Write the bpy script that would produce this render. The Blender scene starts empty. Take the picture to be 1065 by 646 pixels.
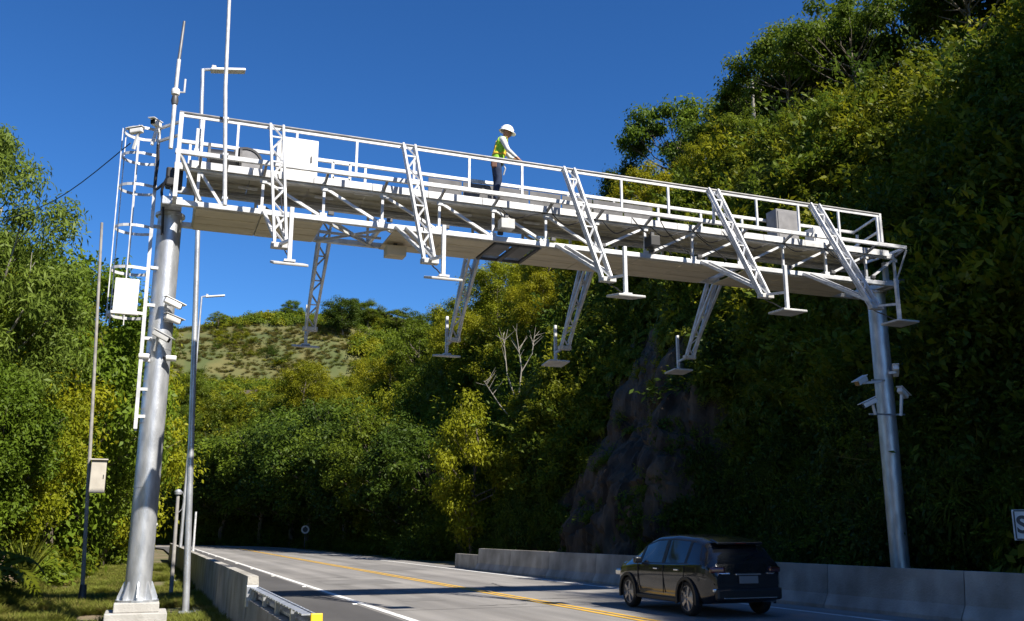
import bpy, bmesh, math, random
import numpy as np
from mathutils import Vector, Matrix, Euler, noise as mnoise

SC = bpy.context.scene
COL = SC.collection
R = math.radians

# ------------------------------------------------------------------ camera, sky, sun, exposure
cam_d = bpy.data.cameras.new('camera')
cam = bpy.data.objects.new('camera', cam_d); COL.objects.link(cam)
cam.location = (0, 0, 1.75)
cam.rotation_euler = (R(90 + 13.2), 0, R(-20.9))
cam_d.sensor_width = 36; cam_d.lens = 33.13; cam_d.clip_start = 0.1; cam_d.clip_end = 4000
SC.camera = cam

TO_SUN = Vector((4.4, -8.5, 9.2)).normalized()
SUN_EL = math.asin(TO_SUN.z); SUN_AZ = math.atan2(TO_SUN.x, TO_SUN.y)
w = bpy.data.worlds.new('World'); SC.world = w; w.use_nodes = True
nt = w.node_tree; nt.nodes.clear()
sky = nt.nodes.new('ShaderNodeTexSky'); sky.sky_type = 'NISHITA'; sky.sun_disc = False
sky.sun_elevation = SUN_EL; sky.sun_rotation = SUN_AZ
sky.altitude = 0; sky.air_density = 1.0; sky.dust_density = 0.0; sky.ozone_density = 9.0
hs = nt.nodes.new('ShaderNodeHueSaturation'); hs.inputs['Saturation'].default_value = 1.11
gm = nt.nodes.new('ShaderNodeGamma'); gm.inputs['Gamma'].default_value = 1.18
bg = nt.nodes.new('ShaderNodeBackground'); bg.inputs['Strength'].default_value = 0.056
wo = nt.nodes.new('ShaderNodeOutputWorld')
nt.links.new(sky.outputs[0], hs.inputs['Color']); nt.links.new(hs.outputs[0], gm.inputs[0]); nt.links.new(gm.outputs[0], bg.inputs[0]); nt.links.new(bg.outputs[0], wo.inputs[0])

sun_d = bpy.data.lights.new('sun', 'SUN'); sun_d.energy = 5.0; sun_d.angle = R(0.53); sun_d.color = (1.0, 0.93, 0.82)
sun = bpy.data.objects.new('sun', sun_d); COL.objects.link(sun)
sun.rotation_euler = TO_SUN.to_track_quat('Z', 'Y').to_euler(); sun.location = (40, -50, 60)

SC.view_settings.view_transform = 'Standard'; SC.view_settings.look = 'None'
SC.view_settings.exposure = 0.98; SC.view_settings.gamma = 1.0; SC.view_settings.use_curve_mapping = False

# ------------------------------------------------------------------ materials
MATS = {}
def mat(name, col, rough=0.6, metal=0.0, col2=None, scale=6.0, bump=0.0, bscale=40.0, spec=0.5, coat=0.0, detail=5.0, lo=0.35, hi=0.65, stretch=None, streak=None):
    m = bpy.data.materials.new(name); m.use_nodes = True; n = m.node_tree.nodes; l = m.node_tree.links
    b = n['Principled BSDF']; b.inputs['Roughness'].default_value = rough; b.inputs['Metallic'].default_value = metal
    b.inputs['Specular IOR Level'].default_value = spec; b.inputs['Coat Weight'].default_value = coat
    b.inputs['Base Color'].default_value = (*col, 1)
    tc = n.new('ShaderNodeTexCoord')
    src = tc.outputs['Object']
    if stretch:
        mp = n.new('ShaderNodeMapping'); mp.inputs['Scale'].default_value = stretch; l.new(src, mp.inputs[0]); src = mp.outputs[0]
    if col2 is not None:
        t = n.new('ShaderNodeTexNoise'); t.inputs['Scale'].default_value = scale; t.inputs['Detail'].default_value = detail
        l.new(src, t.inputs['Vector'])
        r = n.new('ShaderNodeMapRange'); r.inputs[1].default_value = lo; r.inputs[2].default_value = hi
        l.new(t.outputs['Fac'], r.inputs[0])
        mx = n.new('ShaderNodeMix'); mx.data_type = 'RGBA'; mx.inputs[6].default_value = (*col, 1); mx.inputs[7].default_value = (*col2, 1)
        l.new(r.outputs[0], mx.inputs[0]); l.new(mx.outputs[2], b.inputs['Base Color'])
    if streak:
        ms_ = n.new('ShaderNodeMapping'); ms_.inputs['Scale'].default_value = streak[:3]; l.new(tc.outputs['Object'], ms_.inputs[0])
        ts = n.new('ShaderNodeTexNoise'); ts.inputs['Scale'].default_value = 1.0; ts.inputs['Detail'].default_value = 6; l.new(ms_.outputs[0], ts.inputs['Vector'])
        rs = n.new('ShaderNodeMapRange'); rs.inputs[1].default_value = .38; rs.inputs[2].default_value = .66; rs.inputs[3].default_value = 1.0; rs.inputs[4].default_value = streak[3]; l.new(ts.outputs['Fac'], rs.inputs[0])
        mm = n.new('ShaderNodeMix'); mm.data_type = 'RGBA'; mm.blend_type = 'MULTIPLY'; mm.inputs[0].default_value = 1.0
        l.new((mx.outputs[2]), mm.inputs[6]); l.new(rs.outputs[0], mm.inputs[7]); l.new(mm.outputs[2], b.inputs['Base Color'])
    if bump:
        t2 = n.new('ShaderNodeTexNoise'); t2.inputs['Scale'].default_value = bscale; t2.inputs['Detail'].default_value = 6
        l.new(src, t2.inputs['Vector'])
        bp = n.new('ShaderNodeBump'); bp.inputs['Strength'].default_value = bump; bp.inputs['Distance'].default_value = 0.05
        l.new(t2.outputs['Fac'], bp.inputs['Height']); l.new(bp.outputs[0], b.inputs['Normal'])
    MATS[name] = m; return m

def leafmat(name, c1, c2, trans=0.35, rough=0.5, patch=0.12):
    m = bpy.data.materials.new(name); m.use_nodes = True; n = m.node_tree.nodes; l = m.node_tree.links
    b = n['Principled BSDF']; b.inputs['Roughness'].default_value = rough; b.inputs['Specular IOR Level'].default_value = 0.16
    at = n.new('ShaderNodeAttribute'); at.attribute_name = 'var'
    oi = n.new('ShaderNodeObjectInfo')
    geo = n.new('ShaderNodeNewGeometry')
    no = n.new('ShaderNodeTexNoise'); no.inputs['Scale'].default_value = patch; no.inputs['Detail'].default_value = 3
    l.new(geo.outputs['Position'], no.inputs['Vector'])
    mx = n.new('ShaderNodeMix'); mx.data_type = 'RGBA'; mx.inputs[6].default_value = (*c1, 1); mx.inputs[7].default_value = (*c2, 1)
    ad = n.new('ShaderNodeMath'); ad.operation = 'MULTIPLY_ADD'; ad.inputs[1].default_value = 0.5
    l.new(at.outputs['Fac'], ad.inputs[0])
    mr = n.new('ShaderNodeMapRange'); mr.inputs[1].default_value = 0.35; mr.inputs[2].default_value = 0.68; mr.inputs[3].default_value = 0.0; mr.inputs[4].default_value = 0.4
    l.new(no.outputs['Fac'], mr.inputs[0])
    a2 = n.new('ShaderNodeMath'); a2.operation = 'MULTIPLY_ADD'; a2.inputs[1].default_value = 0.25
    l.new(oi.outputs['Random'], a2.inputs[0]); l.new(mr.outputs[0], a2.inputs[2]); l.new(a2.outputs[0], ad.inputs[2])
    l.new(ad.outputs[0], mx.inputs[0])
    mu = n.new('ShaderNodeMix'); mu.data_type = 'RGBA'; mu.blend_type = 'MULTIPLY'; mu.inputs[0].default_value = 1.0
    l.new(mx.outputs[2], mu.inputs[6]); l.new(oi.outputs['Color'], mu.inputs[7])
    l.new(mu.outputs[2], b.inputs['Base Color'])
    tr = n.new('ShaderNodeBsdfTranslucent'); l.new(mu.outputs[2], tr.inputs['Color'])
    ms = n.new('ShaderNodeMixShader'); ms.inputs[0].default_value = trans
    l.new(b.outputs[0], ms.inputs[1]); l.new(tr.outputs[0], ms.inputs[2])
    l.new(ms.outputs[0], n['Material Output'].inputs['Surface'])
    MATS[name] = m; return m

mat('white_paint', (.70, .71, .72), .42, .15, (.50, .51, .53), 5.0, .05, 50, detail=8, streak=(2.0, 2.0, 6.0, .78))
mat('white_box', (.78, .78, .77), .45, 0, (.66, .66, .65), 5.0)
mat('galvanised', (.60, .62, .65), .40, .65, (.40, .42, .45), 7.0, .12, 60, stretch=(1, 1, .35))
mat('dark_steel', (.10, .10, .105), .5, .3, (.06, .06, .062), 5)
mat('grey_rail', (.22, .22, .225), .45, .4, (.14, .14, .14), 4)
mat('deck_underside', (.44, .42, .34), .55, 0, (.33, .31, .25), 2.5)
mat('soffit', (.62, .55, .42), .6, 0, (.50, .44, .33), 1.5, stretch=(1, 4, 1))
mat('grey_panel', (.20, .20, .21), .55, 0, (.13, .13, .14), 4)
mat('meter_beige', (.46, .43, .37), .6, 0, (.38, .35, .30), 4)
mat('screen_grey', (.11, .11, .118), .7, 0, (.075, .075, .08), 5)
mat('black_plastic', (.02, .02, .022), .45)
mat('lens', (.01, .01, .012), .08)
mat('plate_grey', (.50, .50, .49), .5, 0, (.40, .40, .39), 4)
mat('concrete', (.44, .42, .38), .85, 0, (.29, .275, .24), 1.6, .35, 25, detail=8, streak=(1.0, .8, .22, .66))
mat('concrete_new', (.44, .43, .41), .8, 0, (.34, .33, .31), 3, .2, 30)
mat('asphalt', (.275, .262, .248), .9, 0, (.205, .197, .188), .55, .35, 90, detail=9, stretch=(1, .25, 1), streak=(1.1, .018, 1, .62))
mat('asphalt_dark', (.080, .077, .076), .92, 0, (.058, .056, .056), .8, .35, 90, detail=8, stretch=(1, .25, 1))
mat('asphalt_patch', (.185, .178, .170), .92, 0, (.14, .135, .13), .8, .35, 90, detail=8)
mat('line_white', (.72, .72, .70), .7, 0, (.38, .37, .36), 2.5, detail=9, lo=.45, hi=.75)
mat('line_yellow', (.62, .36, .03), .7, 0, (.36, .22, .05), 2.5, detail=9, lo=.45, hi=.75)
mat('yellow_paint', (.75, .46, .02), .5)
mat('soil', (.17, .13, .08), .95, 0, (.075, .085, .025), .35, .6, 8, detail=9)
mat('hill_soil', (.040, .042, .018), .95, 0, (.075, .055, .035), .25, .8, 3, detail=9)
mat('field_soil', (.115, .104, .032), .95, 0, (.058, .074, .019), .16, 1.0, 3, detail=10, lo=.35, hi=.62)
mat('bark', (.16, .13, .10), .9, 0, (.09, .075, .055), 6, .6, 20, stretch=(1, 1, .3))
mat('bark_pale', (.36, .33, .28), .85, 0, (.20, .18, .15), 4, .5, 20, stretch=(1, 1, .3))
mat('rock', (.112, .080, .052), .95, 0, (.036, .026, .018), 1.1, 1.0, 7, detail=12, stretch=(1, 1, .45), streak=(1.2, 1.2, .15, .45))
mat('rock_brown', (.20, .145, .095), .9, 0, (.11, .08, .055), 2, .8, 8)
mat('wood_grey', (.30, .29, .27), .85, 0, (.2, .19, .18), 5)
leafmat('leaf_broad', (.046, .086, .009), (.170, .220, .018), .44)
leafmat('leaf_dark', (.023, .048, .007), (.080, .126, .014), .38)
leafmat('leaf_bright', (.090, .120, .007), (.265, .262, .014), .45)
leafmat('leaf_feather', (.062, .104, .016), (.170, .215, .036), .45)
leafmat('leaf_fern', (.038, .064, .006), (.175, .192, .011), .42)
leafmat('leaf_dry', (.13, .115, .03), (.24, .205, .06), .45)
leafmat('leaf_grass', (.110, .140, .020), (.215, .230, .040), .4, patch=.5)

# ------------------------------------------------------------------ mesh helpers
class MB:
    def __init__(s): s.v = []; s.f = []
    def _add(s, vs, fs):
        o = len(s.v); s.v += [tuple(p) for p in vs]; s.f += [tuple(i + o for i in f) for f in fs]; return s
    def box(s, c, d, rot=None, bev=0.0):
        x, y, z = d[0] / 2, d[1] / 2, d[2] / 2
        if bev > 0:
            bm = bmesh.new(); bmesh.ops.create_cube(bm, size=1)
            for q in bm.verts: q.co = Vector((q.co.x * d[0], q.co.y * d[1], q.co.z * d[2]))
            bmesh.ops.bevel(bm, geom=bm.edges[:], offset=bev, segments=2, affect='EDGES', profile=.5)
            bm.verts.index_update(); vs = [q.co.copy() for q in bm.verts]; fs = [[q.index for q in f.verts] for f in bm.faces]; bm.free()
        else:
            vs = [Vector(p) for p in ((-x, -y, -z), (x, -y, -z), (x, y, -z), (-x, y, -z), (-x, -y, z), (x, -y, z), (x, y, z), (-x, y, z))]
            fs = [(0, 3, 2, 1), (4, 5, 6, 7), (0, 1, 5, 4), (1, 2, 6, 5), (2, 3, 7, 6), (3, 0, 4, 7)]
        if rot is not None:
            M = Euler(rot).to_matrix(); vs = [M @ p for p in vs]
        return s._add([p + Vector(c) for p in vs], fs)
    def bar(s, p, q, wd, dp=None, upv=(0, 0, 1)):
        dp = dp or wd; p = Vector(p); q = Vector(q); d = (q - p).normalized(); u = Vector(upv)
        if abs(d.dot(u)) > .98: u = Vector((0, 1, 0))
        a = d.cross(u).normalized(); b = a.cross(d).normalized()
        vs = []
        for e in (p, q):
            for sa, sb in ((-1, -1), (1, -1), (1, 1), (-1, 1)): vs.append(e + a * sa * wd / 2 + b * sb * dp / 2)
        return s._add(vs, [(0, 1, 2, 3), (7, 6, 5, 4), (0, 4, 5, 1), (1, 5, 6, 2), (2, 6, 7, 3), (3, 7, 4, 0)])
    def tube(s, pts, rs, n=8, cap=True):
        pts = [Vector(p) for p in pts]
        if not hasattr(rs, '__len__'): rs = [rs] * len(pts)
        rings = []; prev = None
        for i, p in enumerate(pts):
            d = (pts[min(i + 1, len(pts) - 1)] - pts[max(i - 1, 0)]).normalized()
            if prev is None:
                u = Vector((0, 0, 1)) if abs(d.z) < .9 else Vector((1, 0, 0)); a = d.cross(u).normalized()
            else:
                a = (prev - d * prev.dot(d)).normalized()
            prev = a; b = d.cross(a)
            rings.append([p + (a * math.cos(2 * math.pi * k / n) + b * math.sin(2 * math.pi * k / n)) * rs[i] for k in range(n)])
        vs = [q for r in rings for q in r]; fs = []
        for i in range(len(pts) - 1):
            for k in range(n): fs.append((i * n + k, i * n + (k + 1) % n, (i + 1) * n + (k + 1) % n, (i + 1) * n + k))
        if cap: fs += [tuple(range(n))[::-1], tuple((len(pts) - 1) * n + k for k in range(n))]
        return s._add(vs, fs)
    def lathe(s, prof, n=24, c=(0, 0, 0), axis='Z'):
        vs = []; fs = []; c = Vector(c)
        for (r, h) in prof:
            for k in range(n):
                t = 2 * math.pi * k / n; p = (r * math.cos(t), r * math.sin(t), h)
                if axis == 'X': p = (p[2], p[0], p[1])
                if axis == 'Y': p = (p[0], p[2], p[1])
                vs.append(Vector(p) + c)
        for i in range(len(prof) - 1):
            for k in range(n): fs.append((i * n + k, i * n + (k + 1) % n, (i + 1) * n + (k + 1) % n, (i + 1) * n + k))
        return s._add(vs, fs)
    def prism(s, poly, a, b):
        n = len(poly); vs = [Vector(a) + Vector(p) for p in poly] + [Vector(b) + Vector(p) for p in poly]
        fs = [tuple(range(n))[::-1], tuple(range(n, 2 * n))] + [(k, (k + 1) % n, n + (k + 1) % n, n + k) for k in range(n)]
        return s._add(vs, fs)
    def mesh(s, name, m, smooth=False):
        me = bpy.data.meshes.new(name); me.from_pydata([tuple(p) for p in s.v], [], s.f)
        bm = bmesh.new(); bm.from_mesh(me); bmesh.ops.recalc_face_normals(bm, faces=bm.faces[:]); bm.to_mesh(me); bm.free()
        if m: me.materials.append(MATS[m])
        if smooth: me.polygons.foreach_set('use_smooth', [True] * len(me.polygons))
        return me
    def build(s, name, m, parent=None, smooth=False, bevel=0.0):
        o = bpy.data.objects.new(name, s.mesh(name, m, smooth)); COL.objects.link(o)
        if parent: o.parent = parent
        if smooth:
            e = o.modifiers.new('split', 'EDGE_SPLIT'); e.split_angle = R(40)
        if bevel:
            bv = o.modifiers.new('bevel', 'BEVEL'); bv.width = bevel; bv.segments = 2; bv.limit_method = 'ANGLE'
        return o

def tag(o, label=None, cat=None, group=None, kind=None):
    if label: o['label'] = label
    if cat: o['category'] = cat
    if group: o['group'] = group
    if kind: o['kind'] = kind
    return o
def empty(name, loc=(0, 0, 0), rz=0.0):
    o = bpy.data.objects.new(name, None); COL.objects.link(o); o.location = loc; o.rotation_euler = (0, 0, rz); o.empty_display_size = .2
    return o
def link(name, me, parent=None):
    o = bpy.data.objects.new(name, me); COL.objects.link(o)
    if parent: o.parent = parent
    return o
def copy_tree(o, parent=None):
    c = o.copy(); COL.objects.link(c); c.parent = parent
    for ch in list(o.children): copy_tree(ch, c)
    return c
def sm(a, b, x):
    t = np.clip((x - a) / (b - a), 0, 1); return t * t * (3 - 2 * t)
def fbm(x, y, z=0.0, oct=4):
    return mnoise.fractal(Vector((x, y, z)), 1.0, 2.0, oct)

def grid_obj(name, P, m, smooth=True):
    """P: (nu, nv, 3)"""
    nu, nv = P.shape[:2]
    me = bpy.data.meshes.new(name)
    idx = np.arange(nu * nv).reshape(nu, nv)
    q = np.stack([idx[:-1, :-1], idx[1:, :-1], idx[1:, 1:], idx[:-1, 1:]], -1).reshape(-1, 4)
    me.from_pydata(P.reshape(-1, 3).tolist(), [], q.tolist())
    me.materials.append(MATS[m])
    if smooth: me.polygons.foreach_set('use_smooth', [True] * len(me.polygons))
    o = bpy.data.objects.new(name, me); COL.objects.link(o); return o

# ------------------------------------------------------------------ terrain
def cshift(Y):                       # the road bends left beyond Y = 105
    Y = np.asarray(Y, float); t = np.clip(Y - 105, 0, None)
    return -np.minimum(t * t / 95.0, 8 + t * 1.05)
PROF = np.array([(-3.6, -.35), (-1.2, -.30), (0, 0), (1.4, 3.9), (3.9, 10.0), (6.6, 15.4), (9.0, 19.2), (11.2, 21.4), (14, 22.9), (20, 24.8), (27, 26.6), (40, 29), (70, 33), (130, 33)])
PT = np.concatenate([[0], np.cumsum(np.hypot(*np.diff(PROF, axis=0).T))])
FOOT = 20.2
def hill_point(s, Y, disp=True):
    d = np.interp(s, PT, PROF[:, 0]); z = np.interp(s, PT, PROF[:, 1])
    # out of view near the camera the cut is raised and steepened to cast shade
    near = 1 - sm(7, 22, Y)
    z = z * (1 + .29 * near); d = d - 1.2 * near * sm(2, 12, d)
    far = float(sm(70, 120, Y)); z = z * (1 - .12 * far)
    x = FOOT + cshift(Y) + d
    y = Y
    if disp:
        a = float(sm(2, 6, s))
        g = fbm(Y * .055, s * .06, 3.1) * 2.2 + fbm(Y * .20, s * .17, 9.7) * 1.15
        x -= g * a * .85; z += g * a * .45
        # buttresses / gullies
        x += a * 1.3 * math.sin(Y * .21 + 1.7 * math.sin(Y * .07)) * float(1 - sm(18, 30, s))
    return (float(x), float(y), float(z))
svals = np.concatenate([np.linspace(0, 44, 56), np.linspace(46, PT[-1], 14)])
yvals = np.concatenate([np.arange(-70, 0, 2.5), np.arange(0, 120, 1.1), np.arange(120, 235, 2.5)])
P = np.array([[hill_point(s, y) for s in svals] for y in yvals])
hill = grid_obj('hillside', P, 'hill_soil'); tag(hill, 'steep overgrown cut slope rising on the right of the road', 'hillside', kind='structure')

def left_z(X, Y):
    u = X - float(cshift(Y))
    z = -.12 - .10 * float(sm(1.6, .2, u)) if False else -.12
    b = max(0.0, -2.6 - u)
    z += 4.5 * (1 - math.exp(-b / 9.0)) + .02 * b
    z += fbm(X * .35, Y * .35, 1.2) * .10 * (1 if u < 1 else 0)
    if u > 1.9: z = -.14
    return z
xs = np.concatenate([np.linspace(-140, -24, 14), np.linspace(-20, 3, 60), np.linspace(4, 24, 5)])
ys = np.concatenate([np.linspace(-70, 8, 16), np.arange(9, 60, .7), np.arange(60, 240, 3)])
P = np.array([[(x + float(cshift(y)), y, left_z(x + float(cshift(y)), y)) for x in xs] for y in ys])
verge = grid_obj('ground', P, 'soil'); tag(verge, kind='structure', label='earth verge beside the left barrier', cat='ground')
# the wide land all the way out to the horizon
base = MB(); base._add([(-3000, -3000, -.9), (3000, -3000, -.9), (3000, 3000, -.9), (-3000, 3000, -.9)], [(0, 1, 2, 3)])
tag(base.build('terrain', 'field_soil'), 'low land reaching to the horizon', 'terrain', kind='structure')

def far_z(X, Y):
    crest = 53 + 7 * float(sm(0, 60, X)) + 3 * math.sin(X * .05) - 10 * float(sm(-40, -130, X))
    z = crest * float(sm(165, 262, Y)) + fbm(X * .03, Y * .03, 5.5) * 3.0 * float(sm(170, 200, Y)) - .6
    return z
xs = np.linspace(-180, 190, 75); ys = np.linspace(160, 380, 50)
P = np.array([[(x, y, far_z(x, y)) for x in xs] for y in ys])
fh = grid_obj('hill', P, 'field_soil'); tag(fh, 'distant hill with a sunlit grassy field', 'hill', kind='structure')

# ------------------------------------------------------------------ road
def strip(x0, x1, z, y0=-60, y1=215, nx=2, step=2.5, camber=0.0):
    ys_ = np.arange(y0, y1 + .1, step); xs_ = np.linspace(x0, x1, nx)
    return np.array([[(x + float(cshift(y)), y, z) for x in xs_] for y in ys_])
road = grid_obj('road', strip(2.25, 15.4, 0.0), 'asphalt', False); tag(road, 'two lane asphalt road running past the gantry', 'road', kind='structure')
sh = grid_obj('shoulder', strip(2.2, 5.05, 0.004), 'asphalt_dark', False); tag(sh, 'dark asphalt shoulder along the left barrier', 'shoulder', kind='structure')
def marking(name, x0, x1, m, y0=-60, y1=215):
    o = grid_obj(name, strip(x0, x1, 0.009, y0, y1), m, False); o.parent = road; return o
marking('edge_line', 5.15, 5.33, 'line_white')
marking('edge_line', 14.0, 14.16, 'line_white')
marking('centre_line', 9.46, 9.60, 'line_yellow')
marking('centre_line', 9.72, 9.86, 'line_yellow')
studs = MB().box((0, 0, .012), (.12, .12, .024), bev=.008).mesh('road_stud', 'white_box')
for i, y in enumerate(np.arange(8, 120, 8.0)):
    o = link('road_stud', studs, road); o.location = (5.24 - .22 + float(cshift(y)), y, .004)
# tar-sealed cracks: thin dark strips with their own shape
rc = random.Random(4)
for (x, y, L, ang) in ((7.3, 27.4, 2.3, 1.45), (8.4, 22.6, 1.3, 1.5), (11.3, 31, 2.2, .2), (6.8, 38, 1.8, 1.3), (10.6, 24.2, 1.4, 1.6)):
    m = MB(); pts = []
    for k in range(9):
        t = k / 8 - .5; pts.append((x + math.sin(ang) * L * t + rc.uniform(-.05, .05), y + math.cos(ang) * L * t + rc.uniform(-.05, .05)))
    for k in range(8):
        (xa, ya), (xb, yb) = pts[k], pts[k + 1]; d = Vector((yb - ya, xa - xb)).normalized() * rc.uniform(.02, .045)
        m._add([(xa - d.x, ya - d.y, .006), (xa + d.x, ya + d.y, .006), (xb + d.x, yb + d.y, .006), (xb - d.x, yb - d.y, .006)], [(0, 1, 2, 3)])
    m.build('crack_seal', 'asphalt_dark', road)
for (x0, x1, y0, y1) in ((6.0, 8.6, 33.0, 36.2), (10.4, 12.6, 44, 52), (6.4, 7.6, 24.6, 25.6)):
    m = MB(); m._add([(x0, y0, .005), (x1, y0 + .1, .005), (x1 - .06, y1, .005), (x0 + .04, y1 - .08, .005)], [(0, 1, 2, 3)]); m.build('asphalt_patch', 'asphalt_patch', road)
for y in (14.2, 21.8, 29.6, 37.8, 47, 58): 
    m = MB(); m._add([(5.4, y, .0055), (14.9, y + .05, .0055), (14.9, y + .09, .0055), (5.4, y + .035, .0055)], [(0, 1, 2, 3)]); m.build('joint_seal', 'asphalt_dark', road)
g = grid_obj('gutter', strip(1.28, 1.52, -.05, 14, 60, 2, 3), 'concrete', False); tag(g, 'narrow concrete gutter strip in the verge', 'gutter', kind='structure')

# ------------------------------------------------------------------ concrete barriers
def jersey(w_, h_, flip=1):
    """section in X,Z; the sloped face towards +X * flip"""
    return [(-.09 * flip, 0, h_), (.09 * flip, 0, h_), (.15 * flip, 0, h_ * .33), (.28 * flip, 0, .08), (.28 * flip, 0, -.15), (-.12 * flip, 0, -.15)]
lb = empty('concrete_barrier', (1.9, 17.8, 0))
tag(lb, 'weathered concrete barrier beside the left shoulder, behind the base of the left column', 'barrier')
seg_me = MB().prism(jersey(.5, .98), (0, .012, 0), (0, 3.988, 0)).mesh('barrier_segment', 'concrete')
for k in range(13):
    o = link('barrier_segment', seg_me, lb); y = 4 * k; o.location = (float(cshift(17.8 + y)) - .002 * (k % 2), y, 0)
low_me = MB().prism(jersey(.5, .60), (0, .01, 0), (0, 2.99, 0)).mesh('barrier_segment', 'concrete')
for k in range(3): link('barrier_segment', low_me, lb).location = (0, -3.0 * (k + 1), 0)
rb = empty('concrete_barrier', (15.0, 43, 0))
tag(rb, 'long grey concrete barrier along the right edge of the road', 'barrier')
for k in range(14):
    y0 = 43 - 4 * k; x0 = 14.85 + .022 * (43 - y0)
    me = seg_me if k else seg_me
    o = link('barrier_segment', me, rb); o.rotation_euler = (0, 0, math.pi + .022); o.location = (x0 - 15.0, y0 - 43, .002 * (k % 2))
be = empty('barrier_end', (14.85, 43.2, 0)); tag(be, 'low concrete end block beyond the right barrier', 'barrier')
MB().prism(jersey(.5, .68), (0, 0, 0), (0, 3.4, 0)).build('block', 'concrete', be).rotation_euler = (0, 0, .0)
be.rotation_euler = (0, 0, 0)

# guardrail joining the left barrier towards the camera
gr = empty('guardrail', (1.86, 17.6, 0)); tag(gr, 'galvanised guardrail with a yellow end, joined to the left concrete barrier', 'guardrail')
def wbeam(y0, y1, x=0.13, z=.66):
    prof = [(-.04, .16), (.04, .11), (.04, .06), (-.04, .01), (-.04, -.03), (.04, -.08), (.04, -.13), (-.04, -.18)]
    v = []
    for y in (y0, y1):
        for (a, b) in prof: v.append((x + a, y, z + b))
        for (a, b) in prof[::-1]: v.append((x + a - .012, y, z + b))
    m = MB(); n = 16; m._add(v, [(k, (k + 1) % n, n + (k + 1) % n, n + k) for k in range(n)] + [tuple(range(n))[::-1], tuple(range(n, 2 * n))]); return m
for k in range(4): wbeam(-1.5 * (k + 1) - .02, -1.5 * k + .02, .13 + .003 * (k % 2)).build('beam', 'galvanised', gr)
for k in range(22):
    MB().box((.05, -.12 - .27 * k, .80), (.17, .20, .02)).build('top_plate', 'galvanised', gr)
for k in range(4):
    MB().box((.03, -.25 - 1.5 * k, .68), (.06, .10, .22)).build('post', 'galvanised', gr)
MB().box((.0, -.06, .66), (.2, .16, .36), bev=.01).build('splice', 'galvanised', gr)
MB().box((.12, -6.02, .72), (.14, .04, .2), bev=.01).build('end_marker', 'yellow_paint', gr)

# ------------------------------------------------------------------ GANTRY
YN, YF, YT, YB = 19.3, 20.8, 19.8, 21.3       # near rail, far rail, near truss, far truss
YC = 20.55
ZR, ZM, ZU, ZD, ZL = 10.16, 9.74, 9.33, 9.22, 8.40
G = empty('toll_gantry', (0, YC, 0))
tag(G, 'white steel truss gantry with railed walkway on two round columns, spanning the road', 'gantry')
def gp(mb, name, m, parent=G, smooth=False, bevel=0.0):
    o = mb.build(name, m, parent, smooth, bevel)
    if parent is G: o.location = (0, -YC, 0)
    return o
# columns
def column(x, zt, zb):
    c = MB().lathe([(0.0, zb), (.245, zb), (.245, zt), (.30, zt), (.30, zt + .06), (0, zt + .06)], 32, (x, YC, 0))
    c = gp(c, 'column', 'galvanised', smooth=True)
    for k in range(8):
        a = 2 * math.pi * k / 8; ca, sa = math.cos(a), math.sin(a)
        m = MB(); t = .012
        pts = [(.235, zb), (.37, zb), (.37, zb + .05), (.26, zb + .34), (.235, zb + .34)]
        v = []
        for s_ in (-t, t):
            for (r, z) in pts: v.append((x + r * ca - s_ * sa, YC + r * sa + s_ * ca, z))
        n = 5; m._add(v, [tuple(range(n))[::-1], tuple(range(n, 2 * n))] + [(i, (i + 1) % n, n + (i + 1) % n, n + i) for i in range(n)])
        m.build('gusset', 'galvanised', c)
    for zz in (2.6, 5.4): MB().lathe([(.246, zz), (.251, zz), (.251, zz + .045), (.246, zz + .045)], 32, (x, YC, 0)).build('weld_band', 'galvanised', c)
    MB().lathe([(0, zb - .04), (.40, zb - .04), (.40, zb), (0, zb)], 24, (x, YC, 0)).build('base_flange', 'galvanised', c)
    return c
column(0.01, 8.30, .46); column(18.9, 8.30, .46)
for x in (0.01, 18.9):
    pl = MB().box((x, YC, .33), (.82, .82, .18), bev=.02)
    gp(pl, 'plinth', 'concrete_new')
    gp(MB().box((x, YC, .06), (1.12, 1.12, .36), bev=.02), 'plinth', 'concrete_new')
# chords
for y, nm in ((YT, 'lower_chord'), (YB, 'lower_chord')):
    gp(MB().box((9.5, y, ZL), (19.0, .12, .12)), nm, 'white_paint', bevel=.012)
for y in (YT, YB):
    gp(MB().box((9.5, y, ZD - .02), (19.0, .10, .15)), 'upper_chord', 'white_paint', bevel=.012)
gp(MB().box((9.47, YN, ZU), (18.95, .08, .10)), 'toe_rail', 'white_paint', bevel=.01)
NODES = [.5, 1.04, 1.82, 3.13, 4.44, 5.77, 7.08, 8.42, 9.75, 11.1, 12.46, 13.85, 15.22, 16.6, 17.95, 18.95]
for y in (YT, YB):
    for i, x in enumerate(NODES):
        gp(MB().bar((x, y, ZL + .05), (x, y, ZD - .09), .058), 'vertical_brace', 'white_paint')
        if i + 1 < len(NODES):
            x2 = NODES[i + 1]
            p, q = ((x + .04, y, ZD - .11), (x2 - .06, y, ZL + .07)) if x < 9.5 else ((x + .06, y, ZL + .07), (x2 - .04, y, ZD - .11))
            if i == 1: continue
            gp(MB().bar(p, q, .058), 'diagonal_brace', 'white_paint')
gus = MB().box((0, 0, 0), (.15, .012, .09)).mesh('gusset_plate', 'white_paint')
for x in NODES[2:]:
    for z in (ZL + .09, ZD - .13):
        o = link('gusset_plate', gus, G); o.location = (x, YT - YC - .045, z)
for i, x in enumerate(NODES):      # outriggers that carry the near rail, cross beams of box
    gp(MB().bar((x, YT - .05, ZD - .03), (x, YN + .05, ZU - .02), .05, .06), 'outrigger', 'grey_rail')
    gp(MB().bar((x, YT + .06, ZL), (x, YB - .06, ZL), .08, .10), 'cross_beam', 'white_paint')
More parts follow.
